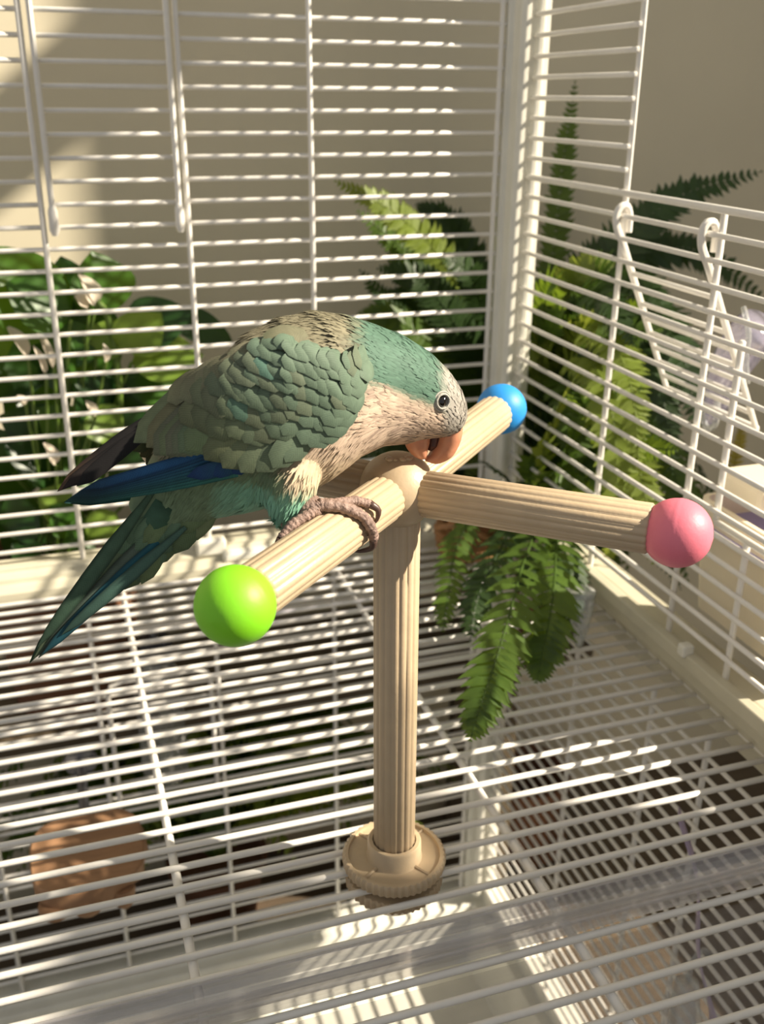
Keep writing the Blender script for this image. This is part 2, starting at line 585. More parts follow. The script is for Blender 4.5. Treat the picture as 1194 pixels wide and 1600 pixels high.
# --- lower side grille
ls = MB()
ls.tube([(0.22, -10.16, -27.9), (0.22, -10.16, BZ)], RV, 8)
lsg = ls.build('lower_side_grille', M['wire'], cage)
z = -28.6
while z > BZ + 0.4:
    wire(lsg, (0, -1.1, z), (0, YF, z), 0.1)
    z -= 0.93
for y in (-17.0, -21.1, -28.4, -34.5):
    wire(lsg, (0.22, y, -27.9), (0.22, y, BZ), RV, 'upright_rod')

# ================================================================== middle grating
gr = MB()
F1, F2 = -21.99, -10.66
gr.tube([(0.75, -1.2, FZ), (0.75, YF + 0.4, FZ)], 0.1, 8)
grate = thing('floor_grating', (-18, -18, FZ - 0.4), 'white wire grating forming the floor under the perch stand', 'grate')
gro = gr.build('edge_rod', M['wire'], grate)
y = -1.93
while y > YF + 0.3:
    wire(grate, (XL + 0.6, y, FZ), (0.8, y, FZ), 0.118)
    y -= 0.962
for x in (F1 - 11.3, F1, F2):
    wire(grate, (x, -1.3, FZ - 0.23), (x, YF + 0.4, FZ - 0.23), 0.15, 'cross_rod')

# ================================================================== clear front rail and sheet
b = MB()
b.extrude([(-28.62, FZ + 0.12), (-28.62, FZ + 0.75), (-28.74, FZ + 0.75), (-28.74, FZ + 0.27), (-29.55, FZ + 0.27), (-29.55, FZ + 0.62), (-29.72, FZ + 0.62), (-29.72, FZ + 0.12)], 'x', XL + 1, 0.3)
tag(b.build('acrylic_rail', M['clear'], smooth=False, bevel=0.03), 'clear acrylic channel rail lying across the front of the grating', 'rail')
b = MB().box((XL + 1.5, -29.72, -40.0), (0.0, -29.6, FZ - 0.6))
tag(b.build('acrylic_sheet', M['clear_sheet'], smooth=False), 'clear acrylic sheet hanging below the front rail', 'panel')

# ================================================================== perch stand
HUB = Vector((-15.12, -25.19, -13.52))
BASE = Vector((-15.05, -25.19, -26.5))
perch = thing('perch_stand', (BASE.x, BASE.y, FZ), 'beige plastic cross perch on a post with coloured ball ends', 'perch')


def ribbed(b, p0, p1, r, nr=18, seg=8, amp=0.055):
    p0, p1 = Vector(p0), Vector(p1)
    L_ = (p1 - p0).length

    def rib(i, a):
        return 1 - amp + amp * abs(math.sin(a * nr / 2)) ** 0.8
    e = 0.07
    b.lathe([(r * 0.9, 0), (r, e), (r, L_ - e), (r * 0.9, L_)], p0, nr * seg, p1 - p0, rib)


b = MB()
ribbed(b, (BASE.x, BASE.y, -26.2), (HUB.x, HUB.y, HUB.z - 0.7), 0.68)
b.build('post', M['beige'], perch, auto=60)
b = MB()
b.lathe([(0.25, 1.02), (0.3, 1.0), (0.34, 0.97)] if False else [(max(1.1 * math.sin(math.pi * i / 24), 1e-3), 1.1 * -math.cos(math.pi * i / 24)) for i in range(25)], HUB, 48)
hb = b.build('hub', M['beige'], perch, auto=0)
# nibbled rim on the crown of the hub
b = MB()
for k in range(9):
    a = k / 9 * 2 * math.pi
    q = HUB + Vector((math.cos(a) * 0.3 - 0.05, math.sin(a) * 0.22 - 0.2, 1.035))
    b.ball(q, 0.07 + 0.03 * (k % 3), 8, 6, squash=0.5)
b.build('chew_mark', M['beige'], hb)
balls = {'green': Vector((-20.77, -31.05, -13.33)), 'pink': Vector((-9.55, -30.5, -13.33)), 'blue': Vector((-9.32, -19.42, -13.33)), 'beige': Vector((-20.85, -19.6, -13.4))}
ARM = {}
for nm, c in balls.items():
    d = (c - HUB).normalized()
    ARM[nm] = d
    b = MB()
    ribbed(b, HUB + d * 0.84, c - d * 0.62, 0.655)
    arm = b.build('arm', M['beige'], perch, auto=60)
    b = MB()
    R_ = 0.875
    prof = []
    for i in range(29):
        t = -0.78 + (1.0 + 0.78) * i / 28
        h = R_ * t
        r = math.sqrt(max(R_ * R_ - h * h, 1e-5))
        if i == 0:
            prof.append((0.5, h))
        prof.append((r, h))
    prof[0] = (0.05, -R_ * 0.78)
    # a fine moulding seam around the ball
    k = 13
    prof[k] = (prof[k][0] + 0.008, prof[k][1])
    b.lathe(prof, c, 48, d)
    bo = b.build('end_ball', M[nm] if nm in M else M['yellow'], arm, auto=0)
    bo['label'] = {'green': 'lime green ball end', 'pink': 'pink ball end', 'blue': 'blue ball end', 'beige': 'yellow ball end'}[nm]

# clamp base: fluted disc above the wires, fluted nut below
b = MB()
def scal(n, amp, rows):
    return lambda i, a: (1 - amp * (0.5 + 0.5 * math.cos(a * n))) if i in rows else 1
zc = -26.88
b.lathe([(1.5, 0), (1.68, 0.1), (1.72, 0.26), (1.72, 0.42), (1.66, 0.5), (1.52, 0.5), (1.5, 0.4), (0.93, 0.38), (0.9, 0.42), (0.88, 0.98), (0.84, 1.04), (0.72, 1.04), (0.7, 0.9), (0.3, 0.9)],
        (BASE.x, BASE.y, zc), 192, None, scal(48, 0.035, (1, 2, 3, 4)))
bs = b.build('base_disc', M['beige'], perch, auto=35)
for a in (20, 110, 200, 290):
    a = math.radians(a + 12)
    dx, dy = math.cos(a), math.sin(a)
    q = MB()
    q.tube([(BASE.x + dx * 0.85, BASE.y + dy * 0.85, zc + 0.4), (BASE.x + dx * 1.55, BASE.y + dy * 1.55, zc + 0.4)], 0.06, 6)
    q.build('web', M['beige'], bs)
b = MB()
b.lathe([(0.3, -1.35), (1.0, -1.3), (1.28, -0.98), (1.5, -0.72), (1.62, -0.66), (1.64, -0.36), (1.58, -0.28), (0.6, -0.26), (0.55, 0.1), (0.4, 0.1)], (BASE.x, BASE.y, zc), 192, None, scal(44, 0.05, (4, 5, 6)))
b.build('clamp_nut', M['beige'], perch, auto=35)

# ================================================================== the parrot
BY = -25.65           # plane of the bird's spine
bird = thing('parrot', (-17.8, BY, -12.9), 'teal and grey parrot with orange beak bending over the perch hub', 'bird')


def bp(px, py, off=0.0):
    return at(px, py, 1, BY + off)


RINGS = [  # pixel on the back line, pixel on the belly line, half width
    ((198, 790), (252, 858), 0.35), ((222, 742), (300, 826), 0.62), ((250, 692), (345, 800), 1.05), ((290, 632), (392, 788), 1.5), ((340, 573), (432, 776), 1.85),
    ((400, 522), (476, 756), 2.05), ((455, 499), (516, 730), 2.05), ((508, 492), (556, 702), 1.85), ((556, 500), (592, 690), 1.55),
    ((598, 514), (618, 690), 1.34), ((638, 530), (634, 688), 1.24), ((672, 551), (642, 684), 1.17), ((698, 577), (652, 682), 1.07),
    ((715, 602), (664, 680), 0.95), ((724, 627), (676, 679), 0.78), ((724, 650), (690, 678), 0.56), ((719, 664), (701, 675), 0.3)]
spine = []
bm_ = MB()
NS = 28
vs_, fs_ = [], []
for T, B_, w in RINGS:
    t, q = bp(*T), bp(*B_)
    c = (t + q) / 2
    a = (t - q) / 2
    spine.append(c)
    for k in range(NS):
        th = 2 * math.pi * k / NS
        ca, sa = math.cos(th), math.sin(th)
        p = 2.0 / 2.2
        ca = math.copysign(abs(ca) ** p, ca)
        sa = math.copysign(abs(sa) ** p, sa)
        vs_.append(c + a * ca + Vector((0, w, 0)) * sa)
for i in range(len(RINGS) - 1):
    for k in range(NS):
        k2 = (k + 1) % NS
        fs_.append((i * NS + k, i * NS + k2, (i + 1) * NS + k2, (i + 1) * NS + k))
fs_.append(tuple(reversed(range(NS))))
fs_.append(tuple((len(RINGS) - 1) * NS + k for k in range(NS)))
bm_.add(vs_, fs_)
# thighs
TH = []
for sgn in (-1, 1):
    a = at(456, 700, 1, BY + sgn * 1.3)
    e = at(446, 812, 1, BY + sgn * 1.75)
    if sgn > 0:
        a = Vector((TH[0][0].x, 2 * BY - TH[0][0].y, TH[0][0].z))
        e = Vector((TH[0][1].x, 2 * BY - TH[0][1].y, TH[0][1].z))
    TH.append((a, e))
    pts = [a.lerp(e, t) for t in (0, 0.2, 0.45, 0.7, 0.88, 1.0)]
    bm_.tube(pts, [0.5, 0.76, 0.74, 0.6, 0.44, 0.26], 20)
tmp = bm_.build('body_base', M['feather'], None, auto=0)
md = tmp.modifiers.new('remesh', 'REMESH')
md.mode = 'VOXEL'
md.voxel_size = 0.085 * S
sm = tmp.modifiers.new('smooth', 'SMOOTH')
sm.factor = 0.6
sm.iterations = 10
dg = bpy.context.evaluated_depsgraph_get()
body_me = bpy.data.meshes.new_from_object(tmp.evaluated_get(dg))
o_tmp = WORLD[tmp.name].copy()
bpy.data.objects.remove(tmp)
body_me.name = 'body'

SP = [np.array(c) for c in spine]


def spine_param(p):
    best = (1e9, 0)
    for i in range(len(SP) - 1):
        a, d_ = SP[i], SP[i + 1] - SP[i]
        t = max(0, min(1, np.dot(p - a, d_) / np.dot(d_, d_)))
        q = a + d_ * t
        e = (p[0] - q[0]) ** 2 + (p[2] - q[2]) ** 2
        if e < best[0]:
            best = (e, i + t)
    return best[1]


def mixc(a, b, t):
    t = max(0.0, min(1.0, t))
    return tuple(x * (1 - t) + y * t for x, y in zip(a, b))


def sstep(a, b, x):
    t = max(0.0, min(1.0, (x - a) / (b - a)))
    return t * t * (3 - 2 * t)


def pix(p):
    v = np.array(p) - CAM
    z = v @ FW
    return 597 + FPX * (v @ RT) / z, 800 - FPX * (v @ UP) / z


TEAL, GREY, CREAM, MINT, OLIVE, MANTLE = lin((92, 124, 106)), lin((178, 172, 162)), lin((216, 192, 170)), lin((146, 200, 172)), lin((124, 146, 114)), lin((142, 136, 112))
BELLY = lin((208, 188, 158))
EYE_C = at(691, 629, 1, BY - 0.95)
HEADC = bp(660, 610)


def plume(p):
    """natural plumage colour at a point of the body (left and right sides alike)"""
    q = Vector((p[0], BY - abs(p[1] - BY), p[2]))          # mirror to the near side
    x, y = pix((q.x, q.y, q.z))                              # side-on coordinates
    side = abs(p[1] - BY)
    c = MANTLE
    # head and nape
    h = sstep(548, 592, x + (y - 560) * 0.05)
    c = mixc(c, TEAL, h)
    # pale face and throat
    line = 600 + (x - 600) * 0.40 if x < 690 else 640 + (x - 690) * 0.5
    if x > 560:
        c = mixc(c, CREAM, sstep(-6, 14, y - line) * sstep(560, 600, x))
    # grey forehead
    fo = sstep(684, 708, x + max(0, 610 - y) * 0.05)
    c = mixc(c, GREY, fo)
    # breast
    if x <= 610:
        edge = 598 - (560 - x) * 0.1 if x > 480 else 650
        c = mixc(c, CREAM, sstep(0, 36, y - (edge + (610 - x) * 0.32)) * sstep(440, 470, x))
        c = mixc(c, BELLY, sstep(680, 730, y) * sstep(440, 480, x))
    # vent and undertail
    if x < 470:
        c = mixc(c, OLIVE, sstep(470, 430, x) * sstep(690, 740, y))
        c = mixc(c, MINT, 0.75 * sstep(330, 365, x) * sstep(430, 395, x) * sstep(735, 755, y))
    return c


ca = body_me.color_attributes.new('plumage', 'FLOAT_COLOR', 'POINT')
thigh_z = TH[0][1].z
co = np.array([(v.co / S + o_tmp)[:] for v in body_me.vertices])
nrm = np.array([v.normal[:] for v in body_me.vertices])


def body_color(p):
    c = plume(p)
    for a, e in TH:
        d_ = e - a
        t = max(0, min(1, (Vector(p) - a).dot(d_) / d_.dot(d_)))
        if (Vector(p) - (a + d_ * t)).length < 1.02 and t > 0.3:
            c = mixc(c, MINT, sstep(0.36, 0.56, t))
    return c


for i, p in enumerate(co):
    c = body_color(p)
    ca.data[i].color = (c[0] * 0.9, c[1] * 0.9, c[2] * 0.9, 0)
body_me.materials.clear()
body_me.materials.append(M['feather'])
for p in body_me.polygons:
    p.use_smooth = True
body = place('body', body_me, o_tmp, bird)


# ---- contour feathers over the body
def feather_strip(mb, base, tip, side, nrm_, width, col, tipcol=None, curl=0.05, blunt=0.75, rows=5, cross=3):
    """a bent vane: narrow root, broad rounded end"""
    base, tip, side, nrm_ = Vector(base), Vector(tip), Vector(side), Vector(nrm_)
    L_ = (tip - base).length
    vs2, fs2, cs = [], [], []
    for i in range(rows + 1):
        t = i / rows
        prof = (0.35 + 0.65 * min(1, t / 0.35)) * (1 if t < blunt else math.sqrt(max(0.0, 1 - ((t - blunt) / (1 - blunt + 1e-6)) ** 2)) * 0.97 + 0.03)
        ctr = base.lerp(tip, t) + nrm_ * (curl * L_ * math.sin(math.pi * t * 0.9))
        for k in range(cross):
            u = -1 + 2 * k / (cross - 1)
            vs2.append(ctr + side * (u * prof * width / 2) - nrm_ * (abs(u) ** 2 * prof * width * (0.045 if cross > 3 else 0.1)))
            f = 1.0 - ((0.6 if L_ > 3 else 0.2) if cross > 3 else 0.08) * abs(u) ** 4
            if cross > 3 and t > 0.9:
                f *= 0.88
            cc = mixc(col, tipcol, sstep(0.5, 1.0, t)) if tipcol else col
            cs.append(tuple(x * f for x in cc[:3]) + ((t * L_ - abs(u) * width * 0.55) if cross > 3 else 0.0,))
    for i in range(rows):
        for k in range(cross - 1):
            a = i * cross + k
            fs2.append((a, a + 1, a + cross + 1, a + cross))
    mb.add(vs2, fs2, cs)


rng = random.Random(3)
fm = MB()
tris = [(p.vertices[0], p.vertices[1], p.vertices[2], p.area) for p in body_me.polygons]
areas = np.array([t[3] for t in tris])
cum = np.cumsum(areas)
for it in range(21000):
    k = int(np.searchsorted(cum, rng.random() * cum[-1]))
    i0 = tris[k][rng.randrange(3)]
    p = co[i0]
    n = Vector(nrm[i0])
    px_, py_ = pix((p[0], BY, p[2]))
    if px_ < 255 or (px_ > 712 and py_ > 655):
        continue
    if it > 14000 and not (py_ > 620 and 400 < px_ < 650):
        continue
    if (Vector((p[0], p[2])) - Vector((EYE_C.x, EYE_C.z))).length < 0.27 and px_ > 640:
        continue
    sp = spine_param(p)
    j = min(int(sp), len(SP) - 2)
    flow = Vector(SP[j] - SP[j + 1]).normalized()
    head = sstep(8.0, 11.5, sp)
    in_thigh = False
    for a, e in TH:
        d_ = e - a
        t = max(0, min(1, (Vector(p) - a).dot(d_) / d_.dot(d_)))
        if (Vector(p) - (a + d_ * t)).length < 0.95 and t > 0.25:
            in_thigh = True
            flow = (d_.normalized() + Vector((-0.25, 0, 0))).normalized()
    if not in_thigh and px_ < 610 and py_ > 640:
        flow = (flow + Vector((0, 0, -0.5))).normalized()
    flow = flow + Vector((rng.gauss(0, 0.1), rng.gauss(0, 0.1), rng.gauss(0, 0.1)))
    flow = (flow - n * flow.dot(n))
    if flow.length < 0.05:
        continue
    flow.normalize()
    side = n.cross(flow).normalized()
    L_ = (0.62 - 0.36 * head) * rng.uniform(0.8, 1.25)
    wd = L_ * (0.14 if in_thigh or (py_ > 620 and px_ < 640) else 0.28) * (1.1 if head > 0.5 else 1)
    c = body_color(p)
    f = rng.uniform(0.88, 1.14)
    c = tuple(x * f for x in c)
    if px_ > 560 and px_ < 640 and c[0] > 0.4 and rng.random() < 0.25:
        c = mixc(c, lin((150, 128, 116)), 0.6)
    if c[0] < 0.35 and px_ < 560 and py_ < 600 and rng.random() < 0.3:
        c = mixc(c, lin((92, 86, 66)), 0.6)
    b0 = Vector(p) + n * 0.005 - flow * L_ * 0.3
    feather_strip(fm, b0, b0 + flow * L_ + n * (0.012 + 0.03 * (1 - head)), side, n, wd, c, None, 0.02, 0.4, 3, 3)
pl = fm.build('plumage', M['feather'], body, auto=0)
pl['kind'] = 'stuff'

# ---- wings: every feather is a piece
TOPX = [(90, 760), (150, 728), (205, 682), (250, 632), (300, 582), (350, 545), (400, 515), (450, 500), (500, 500), (540, 520), (575, 560)]


def interp(tab, x):
    if x <= tab[0][0]:
        return tab[0][1]
    for (a, ya), (b_, yb) in zip(tab, tab[1:]):
        if x <= b_:
            return ya + (yb - ya) * (x - a) / (b_ - a)
    return tab[-1][1]


def wing_pt(px, py, lift=0.0):
    wmax = interp([(60, 0.3), (100, 0.42), (200, 0.95), (280, 1.5), (360, 1.95), (450, 2.2), (530, 2.1), (590, 1.75)], px)
    top = interp(TOPX, px)
    t = max(0.0, min(1.0, (py - top) / 190.0))
    w = wmax * (0.42 + 0.58 * math.sqrt(max(0.0, 1 - (1 - min(1, t * 1.7)) ** 2)))
    return at(px, py, 1, BY - w - lift)


def wing_normal(px, py):
    a, b_, c = wing_pt(px, py), wing_pt(px + 8, py), wing_pt(px, py + 8)
    n = (c - a).cross(b_ - a)
    n.normalize()
    if n.y > 0:
        n = -n
    return n


wing_feathers = []     # (base px, tip px, width px, colour, tip colour, lift)
# primaries and outer secondaries: long blue and teal blades
for k in range(9):
    t = k / 8
    tip = (97 + 14 * t + (10 if k in (0,) else 0), 783 - 22 * t - 4 * (k % 2))
    tip = (100 + 26 * t, 784 - 18 * t)
    base = (372 - 20 * t, 742 - 44 * t)
    col = mixc(lin((58, 116, 110)), lin((38, 86, 132)), t)
    jt = rng.uniform(0.8, 1.2)
    col = tuple(x * jt for x in col)
    wing_feathers.append((base, tip, 13 - 2 * t, col, mixc(col, lin((24, 44, 44)), 0.7), 0.02 + 0.018 * k))
for k in range(4):
    t = k / 3
    wing_feathers.append(((425 - 15 * k, 706), (352 + 16 * k - 60 * (1 - t), 744 - 2 * k), 17, lin((40, 82, 110)), lin((34, 62, 112)), 0.2 + 0.015 * k))
# olive secondaries (tertials) lying over the primaries
for k in range(9):
    t = k / 8
    tip = (212 + 78 * t, 704 - 2 * t + 8 * math.sin(t * 3))
    base = (318 + 62 * t, 596 + 34 * t)
    if k < 3:
        base = (330 + 10 * k, 580 + 8 * k)
        tip = (210 + 20 * k, 692 + 7 * k)
    col = mixc(lin((116, 120, 92)), lin((112, 128, 96)), t)
    wing_feathers.append((base, tip, 34, tuple(x * rng.uniform(0.85, 1.1) for x in col), None, 0.26 + 0.012 * k))


def inside(px, py):
    lo = interp([(210, 715), (300, 715), (345, 736), (400, 738), (440, 726), (490, 700), (530, 668), (562, 626), (578, 580)], px)
    return py < lo


rows_ = [  # (tip line: left px, right px), length, width, lift, colours
    ([(292, 704), (320, 718), (348, 731), (376, 738), (402, 737), (426, 731), (446, 722)], 100, 31, 0.40),
    ([(282, 660), (306, 673), (330, 682), (354, 687), (378, 689), (401, 688), (424, 686), (446, 682), (466, 692), (484, 700), (500, 694)], 74, 29, 0.50),
    ([(300, 630), (322, 643), (344, 651), (366, 657), (387, 660), (408, 661), (429, 661), (449, 659), (470, 665), (490, 676), (512, 682), (528, 668)], 58, 27, 0.58),
    ([(330, 612), (350, 620), (370, 627), (390, 632), (410, 636), (430, 637), (450, 637), (470, 641), (490, 650), (510, 660), (528, 654), (543, 640)], 48, 25, 0.64),
    ([(350, 592), (370, 598), (389, 604), (408, 610), (427, 614), (446, 616), (465, 618), (484, 626), (502, 636), (520, 638), (537, 628), (552, 614)], 42, 24, 0.69),
    ([(372, 572), (390, 578), (408, 585), (426, 591), (444, 595), (462, 598), (480, 603), (498, 612), (515, 618), (532, 614), (547, 604), (560, 594)], 36, 22, 0.73),
    ([(396, 556), (413, 563), (430, 570), (447, 575), (464, 578), (480, 583), (497, 590), (514, 596), (531, 595), (546, 587), (561, 575)], 33, 21, 0.76),
    ([(420, 545), (437, 551), (453, 556), (469, 560), (485, 566), (501, 572), (518, 576), (535, 575), (549, 569)], 30, 20, 0.79),
]
for ri, (tips, ln, wd, lift) in enumerate(rows_):
    for k, (tx, ty) in enumerate(tips):
        u = (tx - 280) / 290.0
        ang = math.radians(142 - 30 * u + (0 if ri else -2))       # pointing down and back
        dx, dy = math.cos(ang), math.sin(ang)
        if tx > 470 and ri < 6:
            ang = math.radians(126 - 6 * u)
            dx, dy = math.cos(ang), math.sin(ang)
        base = (tx - dx * ln, ty - dy * ln)
        if ri > 0:
            tx2, ty2 = tx + rng.uniform(-5, 5), ty + rng.uniform(-5, 5)
            wd_j = rng.uniform(0.95, 1.35)
            base = (base[0] + rng.uniform(-4, 4), base[1] + rng.uniform(-4, 4))
        else:
            tx2, ty2 = tx, ty
            wd_j = 1.0
        g = mixc(lin((120, 124, 92)), lin((108, 128, 108)), sstep(-0.1, 0.75, u + ri * 0.06))
        if rng.random() < 0.14 and 2 <= ri <= 6 and u < 0.6:
            g = mixc(g, lin((84, 142, 130)), 0.4)
        if rng.random() < 0.15:
            g = mixc(g, lin((120, 120, 96)), 0.4)
        f = rng.uniform(0.92, 1.06)
        wing_feathers.append((base, (tx2, ty2), wd * wd_j, tuple(x * f for x in g), tuple(x * f * 0.82 for x in g), lift * 0.55 + 0.12 + 0.004 * (k % 2)))
# grey scapulars along the back
for k in range(9):
    t = k / 8
    tip = (262 + 150 * t, 628 - 78 * t + 6 * math.sin(k * 2.1))
    base = (tip[0] + 66, tip[1] - 52 + 26 * t)
    wing_feathers.append((base, tip, 30, mixc(lin((112, 112, 88)), lin((138, 134, 110)), rng.random()), lin((122, 126, 98)), 0.44 + 0.02 * t))

def tuck(v):
    """the far wing, carried a little lower than the near one"""
    o_ = BY - v.y
    v.z -= 0.8 * o_
    v.y = BY + o_ * 0.85


for sgn in (-1, 1):
    sh = MB()
    # leading edge pad of the folded wing carries the feathers
    pts = [wing_pt(*q, 0.12) for q in ((380, 640), (430, 600), (480, 575), (515, 566), (535, 566))]
    if sgn > 0:
        for p in pts:
            tuck(p)
    sh.tube(catmull(pts, 14), [0.12 + 0.1 * math.sin(math.pi * min(1, (i + 1) / 15)) for i in range(15)], 14)
    sh.c = [lin((90, 120, 96))] * len(sh.v)
    wing = sh.build('wing', M['feather'], bird, auto=0)
    for (bx, by), (tx, ty), wpx, col, tcol, lift in wing_feathers:
        b0 = wing_pt(bx, by, lift * 0.75 + 0.02)
        mid = wing_pt((bx + tx) / 2, (by + ty) / 2, lift + 0.03)
        t0 = wing_pt(tx, ty, lift + 0.015)
        n = wing_normal((bx + tx) / 2, (by + ty) / 2)
        wd = wpx / 57.0 * 1.3
        # bend the vane through the middle point
        mb = MB()
        d_ = (t0 - b0)
        sd = n.cross(d_).normalized()
        bend = (mid - (b0 + t0) / 2).dot(n)
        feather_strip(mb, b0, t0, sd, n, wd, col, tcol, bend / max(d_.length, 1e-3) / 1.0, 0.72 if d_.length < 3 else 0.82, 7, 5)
        if sgn > 0:
            for v in mb.v:
                tuck(v)
        # quill line
        mb.build('feather', M['feather'], wing, auto=0)

for k, (b0, t0, c) in enumerate((((250, 640), (90, 768), (96, 74, 58)), ((262, 650), (98, 764), (52, 42, 38)), ((250, 655), (120, 760), (30, 28, 28)))):
    mb = MB()
    a, e = bp(*b0, 0.55 - 0.1 * k), bp(*t0, 0.3 - 0.08 * k)
    n = Vector((-0.3, -0.9, 0.4)).normalized()
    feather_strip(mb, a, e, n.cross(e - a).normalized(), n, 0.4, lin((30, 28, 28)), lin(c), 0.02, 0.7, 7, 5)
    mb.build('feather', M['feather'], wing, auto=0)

# ---- tail
tail_specs = [((232, 776), (46, 1036), 17, (86, 114, 88)), ((246, 792), (52, 1030), 18, (112, 132, 100)), ((262, 806), (60, 1028), 17, (92, 120, 96)), ((276, 818), (66, 1022), 15, (48, 104, 116)),
              ((238, 770), (58, 1012), 16, (78, 104, 82)), ((290, 824), (96, 992), 14, (84, 120, 104))]
tm = MB()
pts = [bp(*q) for q in ((262, 780), (240, 812), (205, 856))]
tm.tube(pts, [0.7, 0.55, 0.12], 12)
tm.c = [lin((70, 104, 84))] * len(tm.v)
tail = tm.build('tail', M['feather'], bird, auto=0)
k = 0
for (b0, t0, w_, c) in tail_specs:
    for off in (-1, 1):
        mb = MB()
        o_ = off * (0.1 + 0.05 * k)
        a, e = bp(*b0, o_ - 0.1), bp(*t0, o_ * 0.5 - 0.05)
        n = Vector((0.25, -0.95, 0.35)).normalized() if off < 0 else Vector((0.25, 0.95, 0.35)).normalized()
        d_ = e - a
        sd = n.cross(d_).normalized()
        cc = tuple(x * rng.uniform(0.85, 1.1) for x in lin(c))
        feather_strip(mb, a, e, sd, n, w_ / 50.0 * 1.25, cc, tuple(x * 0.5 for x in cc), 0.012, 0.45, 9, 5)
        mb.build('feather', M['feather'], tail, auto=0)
        k += 1
# tail coverts
for i in range(26):
    t = rng.random()
    u = rng.random()
    x0 = 345 - 135 * t + 30 * (u - 0.5)
    y0 = 748 + 100 * t + 46 * (u - 0.3) * (1 - 0.4 * t)
    mb = MB()
    off = -0.25 - 0.55 * (1 - t) * rng.uniform(0.7, 1.0)
    a = bp(x0, y0, off)
    e = bp(x0 - rng.uniform(38, 62), y0 + rng.uniform(46, 74), off + 0.12)
    n = Vector((0.2, -0.95, 0.2)).normalized()
    sd = n.cross(e - a).normalized()
    c = rng.choice([(122, 144, 104), (112, 142, 114), (106, 128, 94), (130, 146, 108)])
    cc = lin(c)
    feather_strip(mb, a, e, sd, n, rng.uniform(0.42, 0.62), cc, tuple(x * 0.8 for x in cc), 0.05, 0.6, 5, 5)
    mb.build('feather', M['feather'], tail, auto=0)

# ---- beak
def blade(pts, widths, heights, name, material, parent, n=16):
    """curved horn: oval sections along a path in the bird's plane"""
    pts = catmull(pts, 22)
    vs2, fs2 = [], []
    m = len(pts)
    for i, p in enumerate(pts):
        t = (pts[min(i + 1, m - 1)] - pts[max(i - 1, 0)]).normalized()
        u = i / (m - 1)
        w_, h_ = interp(widths, u), interp(heights, u)
        nn = Vector((t.z, 0, -t.x))
        for k in range(n):
            a = 2 * math.pi * k / n
            vs2.append(p + nn * math.cos(a) * h_ + Vector((0, 1, 0)) * math.sin(a) * w_)
    for i in range(m - 1):
        for k in range(n):
            k2 = (k + 1) % n
            fs2.append((i * n + k, i * n + k2, (i + 1) * n + k2, (i + 1) * n + k))
    fs2.append(tuple(reversed(range(n))))
    fs2.append(tuple((m - 1) * n + k for k in range(n)))
    return MB().add(vs2, fs2).build(name, material, parent, auto=60)


beak = blade([bp(702, 655), bp(701, 676), bp(694, 698), bp(681, 713), bp(665, 719)], [(0, 0.5), (0.3, 0.5), (0.6, 0.4), (0.85, 0.22), (1, 0.06)], [(0, 0.34), (0.25, 0.36), (0.55, 0.32), (0.8, 0.2), (1, 0.03)], 'upper_beak', M['beak'], bird)
lower = blade([bp(655, 668), bp(652, 686), bp(654, 699), bp(659, 709), bp(665, 715)], [(0, 0.42), (0.4, 0.4), (0.8, 0.24), (1, 0.1)], [(0, 0.36), (0.4, 0.33), (0.75, 0.18), (1, 0.05)], 'lower_beak', M['beak'], bird)
blade([bp(676, 678), bp(674, 692), bp(671, 703)], [(0, 0.26), (0.6, 0.24), (1, 0.1)], [(0, 0.18), (0.6, 0.15), (1, 0.06)], 'tongue', M['tongue'], bird)
b = MB()
b.ball(bp(711, 661, -0.26), 0.1, 12, 8)
b.build('nostril', M['eye_ring'], beak)

# ---- eyes on both sides, set on the surface of the head
def head_surface(px, py):
    """depth of the near side of the head behind a pixel"""
    best = None
    ray = np.array(at(px, py, 1, BY)) - CAM
    ray = ray / np.linalg.norm(ray)
    d_ = co - CAM
    along = d_ @ ray
    perp = np.linalg.norm(d_ - along[:, None] * ray, axis=1)
    i = np.argmin(along + perp * 40)
    return co[i], nrm[i]


ep, en = head_surface(691, 629)
for sgn in (-1, 1):
    p = Vector((ep[0], BY + sgn * abs(ep[1] - BY), ep[2]))
    n = Vector((0.18, sgn * 0.95, 0.12)).normalized()
    b = MB()
    b.lathe([(0.215, -0.1), (0.23, 0.0), (0.215, 0.05), (0.185, 0.065), (0.165, 0.05), (0.16, 0.0), (0.1, -0.02)], p + n * 0.02, 28, n)
    lid = b.build('eyelid', M['eye_ring'], bird, auto=0)
    b = MB()
    b.lathe([(0.275, -0.1), (0.275, 0.0), (0.262, 0.022), (0.235, 0.02), (0.225, -0.02)], p + n * 0.01, 28, n)
    b.build('eyelid_fold', M['eye_ring'], lid, auto=0)
    b = MB()
    b.ball(p - n * 0.045, 0.165, 20, 12)
    b.build('eye', M['eye'], bird, auto=0)

